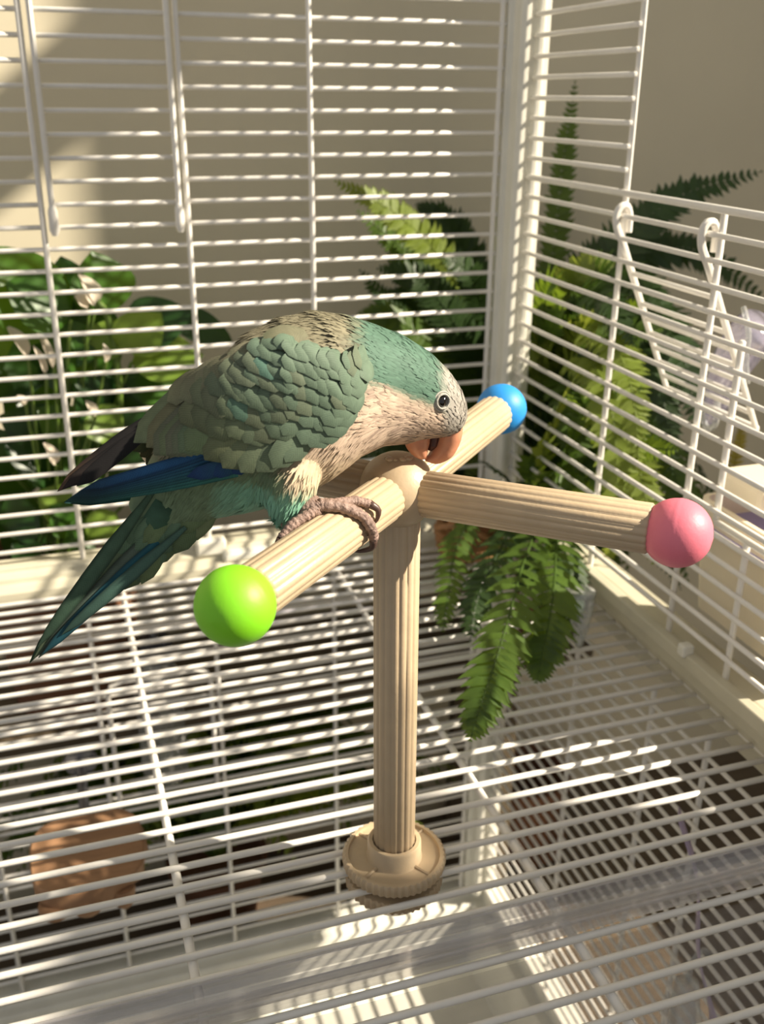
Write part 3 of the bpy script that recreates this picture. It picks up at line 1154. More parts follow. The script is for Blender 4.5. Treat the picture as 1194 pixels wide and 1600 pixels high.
# ---- legs and feet gripping the two left-hand arms
for nm, sgn in (('green', -1), ('beige', 1)):
    A = ARM[nm]
    sidev = A.cross(Vector((0, 0, 1))).normalized()
    if sidev.x < 0:
        sidev = -sidev
    upv = sidev.cross(A)
    if upv.z < 0:
        upv = -upv

    def ap(t, deg, r=0.655 + 0.14):
        a = math.radians(deg)
        return HUB + A * t + (upv * math.cos(a) + sidev * math.sin(a)) * r
    T0 = 3.95
    b = MB()
    ankle = ap(T0 + 0.05, -18, 0.655 + 0.24)
    knee = TH[0 if sgn < 0 else 1][1]
    b.tube([knee + Vector((0, 0, 0.35)), knee, ankle.lerp(knee, 0.4), ankle], [0.3, 0.27, 0.24, 0.25], 12)
    leg = b.build('leg', M['skin'], bird, auto=0)

    def toe(path, r0, claw):
        q = MB()
        P = catmull(path, 48)
        rad = [0.88 * r0 * (1 - 0.25 * i / 48) * (1 + 0.07 * math.sin(i * 1.57) + 0.06 * math.sin(i * 0.45)) for i in range(49)]
        q.tube(P, rad, 10)
        t_ = q.build('toe', M['skin'], leg, auto=0)
        q = MB()
        P = catmull([path[-1]] + claw, 8)
        q.tube(P, [0.12 * (1 - 0.85 * i / 8) for i in range(9)], 8)
        q.build('claw', M['claw'], leg, auto=0)
    toe([ankle, ap(T0 - 0.25, 15), ap(T0 - 0.55, 50), ap(T0 - 0.75, 82), ap(T0 - 0.9, 104)], 0.19, [ap(T0 - 0.95, 125, 0.85), ap(T0 - 0.9, 148, 0.74), ap(T0 - 0.8, 160, 0.66)])
    toe([ankle, ap(T0 - 0.45, 5), ap(T0 - 0.85, 20), ap(T0 - 1.15, 40)], 0.17, [ap(T0 - 1.25, 58, 0.84), ap(T0 - 1.25, 74, 0.72), ap(T0 - 1.2, 82, 0.66)])
    toe([ankle, ap(T0 + 0.3, -28), ap(T0 + 0.75, -52), ap(T0 + 1.05, -75)], 0.18, [ap(T0 + 1.15, -92, 0.84), ap(T0 + 1.15, -108, 0.74), ap(T0 + 1.1, -118, 0.66)])
    toe([ankle, ap(T0 - 0.1, -45), ap(T0 - 0.3, -70), ap(T0 - 0.4, -95)], 0.16, [ap(T0 - 0.4, -112, 0.82), ap(T0 - 0.35, -126, 0.72), ap(T0 - 0.3, -134, 0.66)])

# ================================================================== plants
def frond(parent, path, maxlen, material, name='frond', gap=0.52, seed=0, stalk=0.12, up=(0, 0, 1), curl=0.2):
    r = random.Random(seed)
    path = [Vector(p) for p in path]
    L_ = sum((b_ - a).length for a, b_ in zip(path, path[1:]))
    n = max(10, int(L_ / gap))
    P = catmull(path, n)
    mb = MB()
    mb.tube(P, [0.07 * (1 - 0.75 * i / n) + 0.008 for i in range(n + 1)], 5)
    upv = Vector(up)
    for i in range(1, n + 1):
        u = i / n
        if u < stalk:
            continue
        t = (P[min(i + 1, n)] - P[i - 1]).normalized()
        sd = t.cross(upv)
        if sd.length < 0.15:
            sd = t.cross(Vector((0.3, 1, 0)))
        sd.normalize()
        nn = sd.cross(t).normalized()
        v = (u - stalk) / (1 - stalk)
        ln = maxlen * min(1.0, 0.45 + v * 2.2) * (1 - v ** 2.4) ** 0.8 + 0.1
        for s_ in (-1, 1):
            l2 = ln * r.uniform(0.85, 1.1)
            d_ = (sd * s_ * math.cos(0.42) + t * math.sin(0.42) + nn * r.uniform(-0.22, 0.18)).normalized()
            bn = d_.cross(nn).normalized()
            w2 = min(gap * 0.86, l2 * 0.42) * r.uniform(0.9, 1.1)
            vs2 = []
            m = 5
            for k in range(m + 1):
                a = k / m
                wk = w2 * 0.5 * (0.75 + 0.5 * math.sin(math.pi * min(1, a * 1.1))) * (1 - a ** 3) + 0.012
                wav = 0.05 * w2 * (1 if k % 2 else -1)
                c = P[i] + d_ * l2 * a - nn * curl * l2 * a * a + t * 0.12 * l2 * a * a
                vs2 += [c - bn * (wk + wav) + nn * 0.1 * w2, c, c + bn * (wk - wav) + nn * 0.1 * w2]
            fs2 = []
            for k in range(m):
                q = k * 3
                fs2 += [(q, q + 1, q + 4, q + 3), (q + 1, q + 2, q + 5, q + 4)]
            mb.add(vs2, fs2)
    return mb.build(name, material, parent, auto=0)


def pot(b, c, r0, r1, h, rim=0.25):
    b.lathe([(r0 * 0.9, 0), (r0, 0.1), (r1, h - rim * 2), (r1 + rim, h - rim * 2), (r1 + rim, h), (r1, h), (r1 - 0.15, h - 0.5), (0.2, h - 0.5)], c, 40)


# ---- bench behind the cage that carries the pots
bench = thing('plant_bench', (-14, 7.5, ZF), 'low brown bench carrying the plant pots behind the cage', 'bench')
BZ1 = -38.0
for k in range(4):
    y0 = 2.4 + 2.6 * k
    MB().box((-39, y0, BZ1 - 1.0), (9.0, y0 + 2.4, BZ1)).build('plank', M['bench'], bench, smooth=False, bevel=0.08)
for x in (-37.5, 3.0):
    for y in (3.2, 11.4):
        MB().box((x - 0.6, y - 0.6, ZF), (x + 0.6, y + 0.6, BZ1 - 1.0)).build('leg', M['bench'], bench, smooth=False, bevel=0.06)

# ---- big fern outside the corner
fern = thing('potted_fern', (4.2, 7.0, BZ1), 'bushy green fern in a clay pot behind the cage corner', 'fern')
b = MB()
pot(b, (4.2, 7.0, BZ1), 2.4, 3.3, 7.5)
b.build('pot', M['terracotta'], fern)
b = MB()
b.lathe([(3.1, 0), (3.0, 0.15), (1.5, 0.35), (0.1, 0.4)], (4.2, 7.0, BZ1 + 7.0), 24)
b.build('soil', M['soil'], fern)
F0 = Vector((4.2, 7.0, BZ1 + 7.2))


def yb(px, py, y):
    return at(px, py, 1, y)


def xb(px, py, x):
    return at(px, py, 0, x)


named = [
    ([F0, yb(770, 560, 6), yb(700, 420, 5), yb(620, 335, 4), yb(524, 283, 3.6)], 1.5, 'fern_light'),
    ([F0, yb(760, 600, 6.5), yb(690, 480, 6), yb(640, 400, 5.6), yb(560, 330, 5.4)], 1.7, 'fern'),
    ([F0, yb(770, 640, 5), yb(700, 560, 4), yb(620, 500, 3), yb(560, 490, 2.6)], 1.6, 'fern'),
    ([F0, yb(770, 620, 5), yb(720, 520, 3.5), yb(660, 440, 3), yb(590, 420, 2.6)], 1.7, 'fern_dark'),
    ([F0, yb(785, 560, 7), yb(745, 430, 7), yb(700, 350, 7), yb(650, 320, 7)], 1.7, 'fern_dark'),
    ([F0, yb(800, 600, 6), yb(760, 500, 4), yb(735, 430, 3), yb(690, 400, 2.6)], 1.5, 'fern_dark'),
    ([F0, yb(780, 680, 4.5), yb(720, 640, 3), yb(660, 610, 2.2)], 1.5, 'fern'),
    ([F0, yb(835, 560, 8), yb(862, 420, 9), yb(880, 260, 9.2), yb(899, 128, 9)], 1.25, 'fern'),
    ([F0, yb(860, 600, 6), yb(930, 440, 4), yb(1040, 320, 3), yb(1190, 268, 2.4)], 2.0, 'fern_dark'),
    ([F0, yb(880, 560, 6), yb(960, 430, 5), yb(1080, 390, 4.5), yb(1210, 480, 4)], 2.0, 'fern_dark'),
    ([F0, yb(860, 560, 6), yb(900, 450, 5), yb(960, 390, 4), yb(1040, 380, 3.5)], 1.8, 'fern_dark'),
    ([F0, yb(850, 560, 5), yb(880, 470, 3), yb(915, 420, 2), yb(960, 410, 1.5)], 1.5, 'fern_light'),
    ([F0, xb(880, 560, 4), xb(940, 520, 3.2), xb(985, 600, 2.4), xb(1000, 740, 2.0)], 1.5, 'fern_light'),
    ([F0, xb(870, 600, 4), xb(915, 560, 3), xb(955, 640, 2.2), xb(965, 800, 1.8), xb(950, 880, 1.8)], 1.6, 'fern_light'),
    ([F0, xb(870, 640, 4), xb(940, 650, 3.4), xb(1000, 740, 3), xb(1020, 880, 2.8)], 1.6, 'fern_light'),
    ([F0, xb(860, 620, 4), xb(880, 600, 3), xb(900, 680, 2.2), xb(895, 800, 2.0)], 1.5, 'fern'),
    ([F0, xb(900, 540, 6), xb(980, 480, 6), xb(1060, 540, 6), xb(1090, 680, 6)], 1.8, 'fern_dark'),
    ([F0, xb(900, 560, 6), xb(970, 520, 5), xb(1030, 600, 5), xb(1050, 740, 5)], 1.8, 'fern_dark'),
    ([F0, xb(880, 520, 6), xb(930, 440, 6), xb(1000, 440, 6), xb(1050, 500, 6)], 1.8, 'fern_dark'),
    ([F0, xb(870, 540, 5), xb(900, 470, 4), xb(950, 470, 3.5), xb(990, 540, 3.2)], 1.6, 'fern_dark'),
    ([F0, xb(900, 640, 7), xb(990, 640, 7), xb(1060, 760, 7), xb(1080, 880, 7)], 1.8, 'fern'),
    ([F0, xb(840, 640, 5), xb(850, 560, 4), xb(835, 540, 2.5), xb(822, 580, 1.6)], 1.2, 'fern_light'),
]
for k, (pth, ml, mt) in enumerate(named):
    frond(fern, pth, ml, M[mt], seed=k, up=(-0.35, -0.8, 0.5), curl=0.12)
r_ = random.Random(31)
for k in range(44):          # dense fronds behind the back bars
    tx, ty = r_.uniform(560, 770), r_.uniform(380, 760)
    yy = r_.uniform(2.6, 10.5)
    tip = yb(tx, ty, yy)
    m1 = F0.lerp(tip, 0.35) + Vector((0, 0, r_.uniform(2.0, 4.5)))
    m2 = F0.lerp(tip, 0.72) + Vector((0, 0, r_.uniform(1.5, 3.5)))
    frond(fern, [F0, m1, m2, tip], r_.uniform(1.2, 1.7), M[r_.choice(['fern', 'fern_dark', 'fern_dark', 'fern_light'])], seed=500 + k, up=(-0.35, -0.8, 0.5))
for k in range(30):          # and outside the side bars
    tx, ty = r_.uniform(835, 1060), r_.uniform(430, 880)
    tip = xb(tx, ty, r_.uniform(2.2, 6.5))
    m1 = F0.lerp(tip, 0.35) + Vector((0, 0, r_.uniform(2.0, 5.0)))
    m2 = F0.lerp(tip, 0.72) + Vector((0, 0, r_.uniform(1.5, 4.0)))
    frond(fern, [F0, m1, m2, tip], r_.uniform(1.2, 1.7), M[r_.choice(['fern', 'fern_dark', 'fern_dark', 'fern_light'])], seed=560 + k, up=(-0.6, -0.6, 0.5))
r_ = random.Random(11)
made = 0
tries = 0
while made < 30 and tries < 600:
    tries += 1
    az = r_.uniform(-math.pi, math.pi)
    L_ = r_.uniform(9, 15)
    rise = r_.uniform(3, 11)
    d_ = Vector((math.cos(az), math.sin(az), 0))
    pth = [F0 + d_ * 0.5, F0 + d_ * L_ * 0.25 + Vector((0, 0, rise * 0.75)), F0 + d_ * L_ * 0.55 + Vector((0, 0, rise)), F0 + d_ * L_ * 0.85 + Vector((0, 0, rise * 0.55)), F0 + d_ * L_ + Vector((0, 0, rise * 0.05))]
    if all((q.y > 2.2 or q.x > 2.6) and q.y < 12.0 and q.x < 22 for q in pth):
        frond(fern, pth, r_.uniform(1.3, 1.8), M[r_.choice(['fern', 'fern_dark', 'fern_dark', 'fern'])], seed=100 + made)
        made += 1
frond(fern, [yb(1140, 780, -2), yb(1148, 730, -2), yb(1156, 690, -2), yb(1160, 660, -2)], 0.5, M['yellow'], seed=77, gap=0.3)

# ---- small fern in a woven basket inside the cage
nest = thing('basket_fern', (-3.3, -3.4, FZ + 0.12), 'small fern in a woven basket with fronds trailing over the grating', 'fern')
BC = Vector((-3.3, -3.4, FZ + 0.14))
b = MB()
b.lathe([(1.2, 0), (1.5, 0.3), (1.75, 1.2), (1.7, 1.9), (1.5, 1.8), (1.4, 0.5), (0.2, 0.3)], BC, 28)
bk2 = b.build('basket', M['basket'], nest)
rr = random.Random(4)
for k in range(9):
    b = MB()
    pts = []
    a0 = rr.uniform(0, 6.28)
    zz = 0.35 + 0.17 * k
    for i in range(25):
        a = a0 + i / 24 * 2 * math.pi
        R_ = interp([(0, 1.3), (0.3, 1.58), (1.2, 1.82), (1.9, 1.8)], zz) + 0.08 * math.sin(a * 9 + k * math.pi)
        pts.append(BC + Vector((math.cos(a) * R_, math.sin(a) * R_, zz + 0.06 * math.sin(a * 3 + k))))
    b.tube(pts, 0.11, 6)
    b.build('willow_strand', M['basket'], bk2)
b = MB()
hp = [BC + Vector((-1.7 + 0.0, -0.6, 1.7)), BC + Vector((-2.3, -1.2, 2.4)), BC + Vector((-1.2, -2.0, 2.6)), BC + Vector((0.2, -1.9, 1.8))]
b.tube(catmull(hp, 14), 0.16, 8)
b.build('handle', M['basket'], bk2)
B0 = BC + Vector((0, 0, 1.8))


def zb(px, py, z):
    return at(px, py, 2, z)


inner = [
    ([B0, at(835, 800, 1, -6.5), zb(812, 900, -23.2), zb(782, 1010, -23.8), zb(755, 1090, -24.6), zb(735, 1156, -25.7)], 1.55, 'fern', 0.5),
    ([B0, at(860, 800, 1, -7), zb(868, 880, -23.6), zb(860, 960, -24.4), zb(848, 1020, -25.2), zb(838, 1066, -26.2)], 1.5, 'fern', 0.5),
    ([B0, at(850, 790, 1, -6), zb(885, 870, -24.2), zb(893, 930, -25.2), zb(888, 985, -26.2)], 1.3, 'fern_dark', 0.5),
    ([B0, at(800, 810, 1, -6), zb(770, 880, -24.2), zb(745, 940, -25.2), zb(735, 1000, -26.2)], 1.2, 'fern_dark', 0.5),
    ([B0, at(740, 800, 1, -5), zb(712, 860, -24.6), zb(700, 930, -25.4), zb(692, 985, -26.3)], 1.0, 'fern', 0.4),
    ([B0, at(830, 800, 1, -5), zb(830, 870, -24.2), zb(815, 930, -25.2)], 1.3, 'fern_dark', 0.5),
    ([B0, at(790, 790, 1, -5), zb(790, 850, -24.6), zb(775, 900, -25.6)], 1.2, 'fern', 0.5),
    ([B0, at(850, 820, 1, -5.5), at(895, 860, 1, -8), at(925, 905, 1, -9), at(950, 925, 1, -9.5)], 0.55, 'fern', 0.4),
    ([B0, at(830, 760, 1, -4.5), at(855, 690, 1, -5), at(880, 620, 1, -5.5), at(905, 580, 1, -6)], 1.1, 'fern_light', 0.5),
    ([B0, at(840, 770, 1, -4.5), at(880, 720, 1, -5.5), at(900, 660, 1, -6), at(890, 610, 1, -6.5)], 1.1, 'fern', 0.5),
    ([B0, at(820, 770, 1, -4), at(830, 720, 1, -4), at(850, 680, 1, -4.5)], 0.9, 'fern', 0.4),
    ([B0, at(800, 770, 1, -4), at(770, 730, 1, -4), at(740, 720, 1, -4.5)], 0.8, 'fern_dark', 0.4),
    ([B0, at(850, 790, 1, -5), at(890, 770, 1, -6), at(915, 780, 1, -7.0)], 0.9, 'fern_light', 0.4),
    ([B0, at(840, 780, 1, -5), at(865, 740, 1, -6), at(885, 745, 1, -7), at(895, 800, 1, -7.5)], 1.0, 'fern', 0.4),
    ([B0, at(700, 780, 1, -4), at(600, 700, 1, -4), at(690, 700, 1, -4.5)], 0.5, 'fern_dark', 0.4),
]
for k, (pth, ml, mt, gp) in enumerate(inner[:-1]):
    frond(nest, pth, ml, M[mt], seed=200 + k, gap=gp, stalk=0.2)

# ---- broad-leaved plant on the left
lily = thing('flowering_plant', (-25.0, 7.0, BZ1), 'broad-leaved green plant with white flowers, some added for sunlit wall gaps, in a brown pot', 'plant')
b = MB()
pot(b, (-25.0, 7.0, BZ1), 3.6, 4.4, 9.6, 0.3)
b.build('pot', M['terracotta'], lily)
b = MB()
b.lathe([(4.2, 0), (4.0, 0.2), (2, 0.4), (0.1, 0.45)], (-25.0, 7.0, BZ1 + 9.1), 24)
b.build('soil', M['soil'], lily)
P0 = Vector((-25.0, 7.0, BZ1 + 9.4))


def leaf(parent, base, tip, width, material, nrm_=(0.2, -0.8, 0.5), droop=0.12, fold=0.18, name='leaf', seed=0, widest=0.42):
    base, tip = Vector(base), Vector(tip)
    n = Vector(nrm_).normalized()
    d_ = tip - base
    L_ = d_.length
    n = (n - d_ * n.dot(d_) / d_.dot(d_)).normalized()
    sd = d_.cross(n).normalized()
    r = random.Random(seed)
    mb = MB()
    rows, cr = 10, 7
    vs2, fs2 = [], []
    ph = r.uniform(0, 6)
    for i in range(rows + 1):
        t = i / rows
        w_ = width * (math.sin(math.pi * t ** (math.log(0.5) / math.log(widest))) ** 0.8 if 0 < t < 1 else 0.0) * 0.5 + 0.02
        for k in range(cr):
            u = -1 + 2 * k / (cr - 1)
            c = base + d_ * t + sd * u * w_ + n * (abs(u) * fold * w_ - droop * L_ * (t - 0.35) ** 2 * 1.6 + 0.04 * width * math.sin(t * 9 + ph + u * 2) * abs(u))
            vs2.append(c)
    for i in range(rows):
        for k in range(cr - 1):
            q = i * cr + k
            fs2.append((q, q + 1, q + cr + 1, q + cr))
    mb.add(vs2, fs2)
    return mb.build(name, material, parent, auto=0)


def stalk(parent, p0, p1, r=0.11, sag=0.6):
    m = p0.lerp(p1, 0.5) + Vector((0, 0, sag))
    b = MB()
    b.tube(catmull([p0, m, p1], 8), r, 6)
    return b.build('stem', M['stem'], parent)


LV = [  # base px, tip px, width, depth plane y, material, normal
    ((88, 528), (-18, 384), 3.6, 4.2, 'leaf'), ((166, 492), (146, 392), 2.9, 4.6, 'leaf'), ((120, 486), (96, 402), 2.0, 6.5, 'leaf_dark'),
    ((186, 545), (252, 492), 2.1, 3.6, 'leaf_light'), ((196, 524), (296, 486), 2.4, 5.0, 'leaf_dark'), ((262, 488), (366, 534), 1.4, 5.4, 'leaf_dark'),
    ((206, 566), (318, 552), 2.2, 4.4, 'leaf_light'), ((196, 592), (330, 610), 2.4, 5.2, 'leaf'), ((170, 560), (100, 470), 2.6, 5.4, 'leaf_dark'),
    ((160, 600), (110, 520), 2.4, 4.8, 'leaf'), ((150, 560), (176, 500), 1.6, 4.0, 'leaf_light'), ((190, 640), (250, 580), 2.4, 5.6, 'leaf_dark'),
    ((170, 650), (120, 590), 2.4, 4.4, 'leaf_dark'), ((120, 560), (20, 500), 2.4, 6.2, 'leaf_dark'), ((110, 500), (10, 440), 2.6, 3.2, 'leaf'),
    ((170, 640), (160, 560), 2.2, 5.8, 'leaf_dark'), ((180, 700), (230, 640), 2.2, 4.4, 'leaf_dark'), ((170, 720), (110, 650), 2.4, 5.2, 'leaf_dark'),
    ((150, 700), (60, 640), 2.2, 4.8, 'leaf'), ((110, 690), (0, 650), 2.4, 5.8, 'leaf_dark'), ((100, 740), (10, 690), 2.4, 4.8, 'leaf_dark'),
    ((160, 760), (100, 720), 2.0, 3.8, 'leaf'), ((180, 770), (250, 700), 2.2, 4.0, 'leaf_dark'), ((120, 800), (60, 770), 1.8, 3.4, 'leaf_light'),
    ((60, 800), (0, 820), 2.2, 3.0, 'leaf_dark'), ((120, 830), (80, 790), 1.6, 3.2, 'leaf'), ((150, 830), (100, 850), 1.6, 2.8, 'leaf'),
    ((180, 800), (140, 850), 1.6, 2.8, 'leaf_light'), ((200, 780), (270, 760), 2.0, 4.0, 'leaf_dark'), ((210, 700), (290, 660), 2.2, 5.0, 'leaf'),
    ((230, 640), (330, 640), 2.0, 5.6, 'leaf_dark'), ((150, 520), (70, 560), 1.8, 4.2, 'leaf'), ((140, 640), (190, 690), 1.8, 3.6, 'leaf_light'),
    ((70, 600), (-10, 540), 3.4, 8.6, 'leaf_dark'), ((90, 680), (10, 600), 3.6, 9.0, 'leaf_dark'), ((60, 760), (-20, 700), 3.4, 8.6, 'leaf_dark'), ((130, 740), (60, 700), 3.2, 8.8, 'leaf_dark'), ((90, 860), (0, 780), 3.4, 8.4, 'leaf_dark'), ((130, 560), (60, 590), 3.0, 9.0, 'leaf_dark'),  # dark leaves added to darken the sunlit wall, in place of shade
    ((10, 560), (-70, 470), 2.6, 5.0, 'leaf'), ((20, 740), (-60, 680), 2.6, 5.4, 'leaf_dark'), ((60, 880), (20, 850), 1.4, 2.6, 'leaf_dark'),
]
r_ = random.Random(21)
for k, (bpx, tpx, w_, yy, mt) in enumerate(LV):
    p0 = at(*bpx, 1, yy + 0.4)
    p1 = at(*tpx, 1, yy + r_.uniform(-0.6, 0.6))
    leaf(lily, p0, p1, w_ * 1.3, M[mt], (r_.uniform(0.0, 0.5), -0.9, r_.uniform(0.1, 0.6)), seed=k)
    if k % 2:
        continue
    stalk(lily, P0 + Vector((r_.uniform(-1.5, 1.5), r_.uniform(-1.5, 0.5), 0)), p0, 0.1, 0.2)
b = MB()
b.tube(catmull([P0, at(178, 700, 1, 5), at(186, 600, 1, 4.5), at(170, 500, 1, 4), at(150, 470, 1, 3.8)], 14), 0.2, 8)
b.build('stem', M['stem'], lily)
FLW_SUN_GAPS = [((150, 478), (128, 428), 1.1, 3.6), ((140, 476), (118, 462), 0.9, 3.5), ((44, 555), (14, 508), 0.75, 3.0), ((84, 575), (62, 515), 0.5, 3.0), ((72, 584), (56, 540), 0.4, 2.9),
       ((166, 566), (164, 538), 0.5, 3.2), ((40, 632), (28, 618), 0.45, 3.0), ((150, 650), (136, 626), 0.55, 3.0), ((88, 726), (72, 692), 0.7, 2.8)]
for k, (bpx, tpx, w_, yy) in enumerate(FLW_SUN_GAPS):  # some blooms stand in for patches of sunlit wall
    p0, p1 = at(*bpx, 1, yy), at(*tpx, 1, yy - 0.2)
    fo = leaf(lily, p0, p1, w_, M['spathe_sun_gap'], (0.6, -0.75, 0.3), 0.2, 0.5, 'flower_sun_gap', 50 + k)
    stalk(lily, P0 + Vector((r_.uniform(-1, 1), -1, 0)), p0, 0.08, 0.2)

# ---- low fern on the floor behind the lower grille
low = thing('floor_fern', (-17, 8.0, ZF), 'low leafy fern on the floor behind the lower bars', 'fern')
b = MB()
pot(b, (-17, 8.0, ZF), 2.6, 3.4, 6.0)
b.build('pot', M['terracotta'], low)
Q0 = Vector((-17, 8.0, ZF + 5.6))
r_ = random.Random(5)
for k in range(80):
    az = r_.uniform(-math.pi, math.pi)
    L_ = r_.uniform(6, 15)
    rise = r_.uniform(5, 13.5)
    d_ = Vector((math.cos(az) * 1.4, math.sin(az) * 0.42, 0))
    pth = [Q0, Q0 + d_ * L_ * 0.3 + Vector((0, 0, rise * 0.8)), Q0 + d_ * L_ * 0.6 + Vector((0, 0, rise)), Q0 + d_ * L_ + Vector((0, 0, rise * 0.4))]
    if min(q.y for q in pth) < 2.6 or max(q.y for q in pth) > 12 or max(q.z for q in pth) > BZ1 - 2.6:
        continue
    frond(low, pth, r_.uniform(1.4, 2.0), M[r_.choice(['fern', 'fern_light', 'fern_light', 'fern'])], seed=300 + k, gap=0.55)

# ---- clay pot on the floor outside the side bars
cp = thing('clay_pot', (8.0, 9.0, ZF), 'empty clay pot on the floor beyond the side bars', 'pot')
b = MB()
b.lathe([(2.2, 0), (2.5, 0.1), (3.3, 6.0), (3.6, 6.0), (3.6, 7.0), (3.2, 7.0), (2.4, 0.8), (0.1, 0.6)], (8.0, 9.0, ZF), 36)
b.build('body', M['terracotta'], cp)
b = MB()
b.lathe([(3.2, 0), (3.6, 0.3), (3.7, 0.6), (3.5, 0.6), (2.8, 0.4), (0.1, 0.35)], (8.0, 9.0, ZF), 36)
b.build('saucer', M['terracotta'], cp)

# ================================================================== small things
# wooden platform in the lower cage
wp = thing('wooden_platform', (-25.2, -7.9, -40.0), 'round-cornered brown wooden platform hanging in the lower cage', 'platform')
pc = Vector((-25.2, -7.9, -38.0))
b = MB()
n = 40
top, bot = [], []
for k in range(n):
    a = 2 * math.pi * k / n
    ca, sa = math.cos(a), math.sin(a)
    rr_ = 1 / ((abs(ca) ** 3.2 + abs(sa) ** 3.2) ** (1 / 3.2))
    top.append((pc.x + ca * rr_ * 2.75, pc.y + sa * rr_ * 2.9, pc.z))
    wob = 1 + 0.06 * math.sin(a * 3 + 1) + 0.04 * math.sin(a * 7)
    bot.append((pc.x + ca * rr_ * 2.72 * wob, pc.y + sa * rr_ * 2.86 * wob, pc.z - 1.1 - 0.25 * math.sin(a * 4 + 2) - 0.15 * math.sin(a * 9)))
mid = [((a[0] * 0.5 + c[0] * 0.5) * 1 + 0, a[1] * 0.5 + c[1] * 0.5, a[2] - 0.3) for a, c in zip(top, bot)]
vs_ = top + mid + bot
fs_ = [tuple(range(n)), tuple(reversed(range(2 * n, 3 * n)))]
for r0 in (0, n):
    for k in range(n):
        k2 = (k + 1) % n
        fs_.append((r0 + k, r0 + k2, r0 + n + k2, r0 + n + k))
b.add(vs_, fs_)
b.build('slab', M['wood'], wp, smooth=True, bevel=0.12, auto=50)
for dx, dy, h_, r0 in ((-1.7, -2.3, 0.9, 0.75), (-0.2, -2.5, 0.8, 0.8), (1.5, -2.2, 1.3, 0.55), (0.9, 1.0, 0.8, 0.9)):
    b = MB()
    b.lathe([(r0, 0), (r0 * 1.05, -0.3), (r0 * 0.8, -h_ * 0.75), (r0 * 0.3, -h_)], (pc.x + dx, pc.y + dy, pc.z - 0.9), 14)
    b.build('knot', M['wood'], wp)
b = MB()
b.tube([(pc.x, pc.y + 2.6, pc.z - 0.6), (pc.x, 0.4, pc.z - 0.6)], 0.28, 10)
b.build('bolt', M['steel'], wp)
b = MB()
b.lathe([(0.9, 0), (0.95, 0.1), (0.95, 0.25), (0.4, 0.4)], (pc.x, 0.15, pc.z - 0.6), 20, (0, 1, 0))
b.build('washer', M['steel'], wp)

# cream feeding cup hung outside the side bars
cup = thing('feeding_cup', (3.9, -20.6, -23.6), 'cream plastic feeding cup with lavender rim hung outside the side bars', 'cup')
def rrect(cx, cy, hx, hy, r, z, n=5):
    out = []
    for qx, qy, a0 in ((1, 1, 0), (-1, 1, 90), (-1, -1, 180), (1, -1, 270)):
        for i in range(n + 1):
            a = math.radians(a0 + 90 * i / n)
            out.append((cx + qx * (hx - r) + r * math.cos(a), cy + qy * (hy - r) + r * math.sin(a), z))
    return out


def loft(b, rings):
    m = len(rings[0])
    vs2 = [p for q in rings for p in q]
    fs2 = [tuple(reversed(range(m)))]
    for i in range(len(rings) - 1):
        for k in range(m):
            k2 = (k + 1) % m
            fs2.append((i * m + k, i * m + k2, (i + 1) * m + k2, (i + 1) * m + k))
    fs2.append(tuple((len(rings) - 1) * m + k for k in range(m)))
    return b.add(vs2, fs2)


cx, cy = 3.9, -20.6
b = MB()
loft(b, [rrect(cx, cy, 2.6, 3.2, 0.6, -23.6), rrect(cx, cy, 2.9, 3.5, 0.6, -19.5), rrect(cx, cy, 2.9, 3.5, 0.6, -18.6), rrect(cx, cy, 2.7, 3.3, 0.5, -18.6), rrect(cx, cy, 2.5, 3.1, 0.5, -22.0)])
b.build('bowl', M['cream'], cup, auto=30)
b = MB()
loft(b, [rrect(cx, cy, 2.95, 3.55, 0.6, -19.85), rrect(cx, cy, 3.1, 3.75, 0.6, -19.8), rrect(cx, cy, 3.1, 3.75, 0.6, -19.62), rrect(cx, cy, 2.92, 3.52, 0.6, -19.6)])
b.build('rim', M['lavender_rim'], cup, auto=30)
b = MB()
b.box((cx - 2.4, cy + 0.2, -18.4), (cx + 2.6, cy + 3.0, -17.2))
b.build('back_guard', M['cream'], cup, smooth=False, bevel=0.3)

# clear plastic scoop clipped on the flap
sc_ = thing('clear_scoop', tuple(at(1110, 670, 0, 4.2)), 'lavender-tinted clear plastic scoop hooked on the open flap', 'scoop')
b = MB()
pth = [xb(1190, 510, 4.6), xb(1165, 535, 4.4), xb(1140, 575, 4.2), xb(1122, 625, 4.2), xb(1108, 664, 4.2)]
b.tube(catmull(pth, 16), [0.95, 1.0, 1.02, 1.02, 1.0, 0.97, 0.94, 0.9, 0.86, 0.82, 0.76, 0.7, 0.62, 0.54, 0.44, 0.32, 0.15], 18)
b.build('bowl', M['lavender'], sc_, auto=0)
b = MB()
lp = [xb(1108, 600, 3.6), xb(1098, 640, 3.6), xb(1104, 668, 3.6), xb(1118, 662, 3.6), xb(1122, 620, 3.6)]
b.tube(catmull(lp, 14), 0.14, 8)
b.build('loop', M['frosted'], sc_, auto=0)
b = MB()
b.tube(catmull([xb(1162, 480, 3.6), xb(1170, 520, 3.5), xb(1166, 560, 3.5), xb(1168, 600, 3.5)], 10), 0.12, 8)
b.build('hook', M['frosted'], sc_, auto=0)

# clear clip standing on the grating by the side ledge
q = zb(905, 1010, FZ + 0.15)
cl = thing('clear_clip', tuple(q), 'clear plastic tapered clip standing on the grating by the side ledge', 'clip')
b = MB()
b.tube([q, q + Vector((0.05, 0.1, 0.8)), q + Vector((0.12, 0.4, 1.7)), q + Vector((0.2, 0.7, 2.3))], [0.16, 0.35, 0.6, 0.7], 14)
b.build('cone', M['frosted'], cl, auto=0)
b = MB()
b.lathe([(0.5, 0), (0.72, 0.08), (0.72, 0.2), (0.5, 0.28)], q + Vector((0.2, 0.7, 2.3)), 18)
b.build('rim', M['frosted'], cl, auto=0)

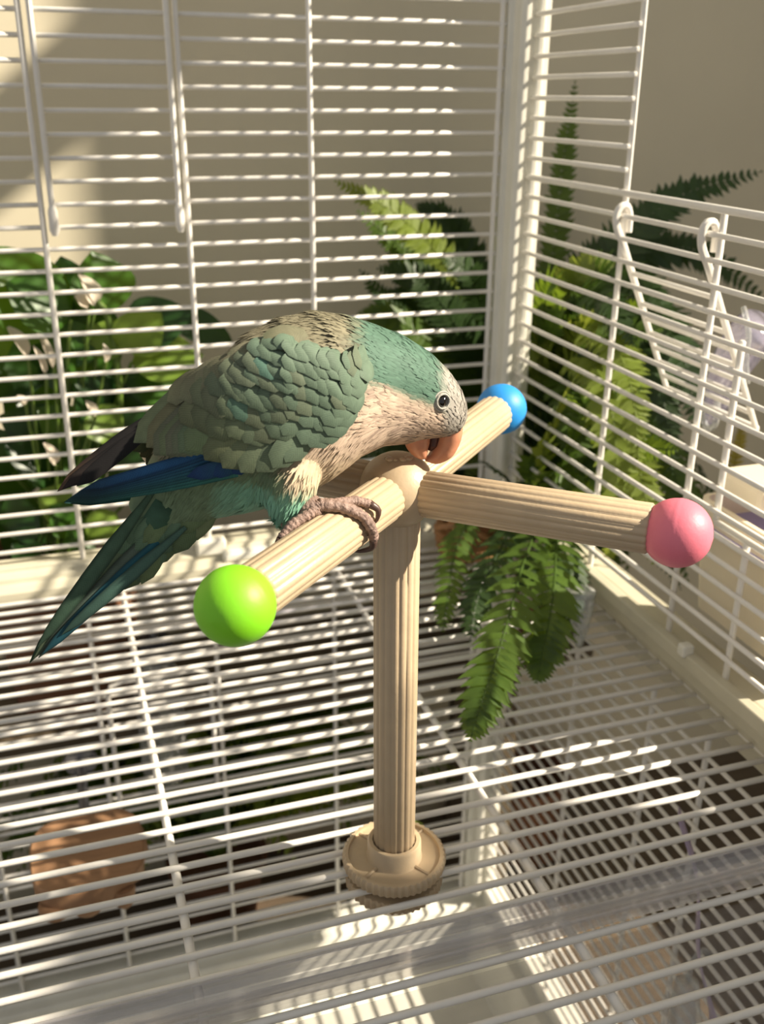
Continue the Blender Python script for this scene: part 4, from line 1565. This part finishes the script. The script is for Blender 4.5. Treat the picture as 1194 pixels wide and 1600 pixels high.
# water bottle outside the lower back bars
wbt = thing('water_bottle', (-20.4, 1.9, -42.0), 'clear water bottle hung behind the lower back bars', 'bottle')
b = MB()
b.lathe([(0.5, 0), (1.3, 0.3), (1.4, 1.0), (1.4, 7.0), (1.1, 7.8), (0.8, 8.2), (0.8, 8.6)], (-20.4, 1.9, -42.0), 28)
b.build('bottle', M['frosted'], wbt, auto=40)
b = MB()
b.lathe([(0.95, 8.5), (1.0, 8.6), (1.0, 9.6), (0.9, 9.8), (0.3, 9.9)], (-20.4, 1.9, -42.0), 28)
b.build('cap', M['dark'], wbt, auto=40)
b = MB()
b.tube([(-20.4, 1.9, -32.2), (-20.4, 1.9, -31.2), (-20.4, 1.0, -30.6), (-20.4, 0.3, -30.6)], 0.25, 8)
b.build('spout', M['steel'], wbt, auto=40)

# lilac ribbon and clear clips in the lower cage
rb = MB()
P = catmull([(-1.6, -22.2, -30.5), (-1.2, -23.5, -33.0), (-1.4, -24.5, -36.0), (-0.9, -25.6, -39.0), (-1.2, -26.2, -42)], 18)
vs_, fs_ = [], []
for i, p in enumerate(P):
    a = i * 0.12
    w_ = Vector((0.25 * math.cos(a), 0.35, 0.1 * math.sin(a)))
    vs_ += [p - w_, p + w_]
for i in range(len(P) - 1):
    fs_.append((2 * i, 2 * i + 1, 2 * i + 3, 2 * i + 2))
rb.add(vs_, fs_)
tag(rb.build('ribbon', mat('lilac_ribbon', (206, 190, 216), 0.5, 0.06, 60, translucent=0.3), None, solid=0.05, auto=0), 'pale lilac ribbon hanging inside the lower side bars', 'ribbon')
hg = thing('clear_hanger', (-1.3, -24.6, -43.0), 'clear plastic hanger below the lilac ribbon', 'hanger')
b = MB()
b.tube(catmull([(-1.3, -24.0, -38.0), (-1.5, -24.4, -39.5), (-1.4, -25.0, -41.0), (-1.2, -25.2, -43)], 12), [0.5 + 0.05 * i for i in range(13)], 12)
b.build('body', M['frosted'], hg, auto=0)
b = MB()
b.tube(catmull([(-1.3, -24.0, -38.2), (-1.0, -23.8, -37.2), (-0.5, -23.7, -36.8), (-0.1, -23.7, -37.3)], 10), 0.12, 8)
b.build('hook', M['frosted'], hg, auto=0)
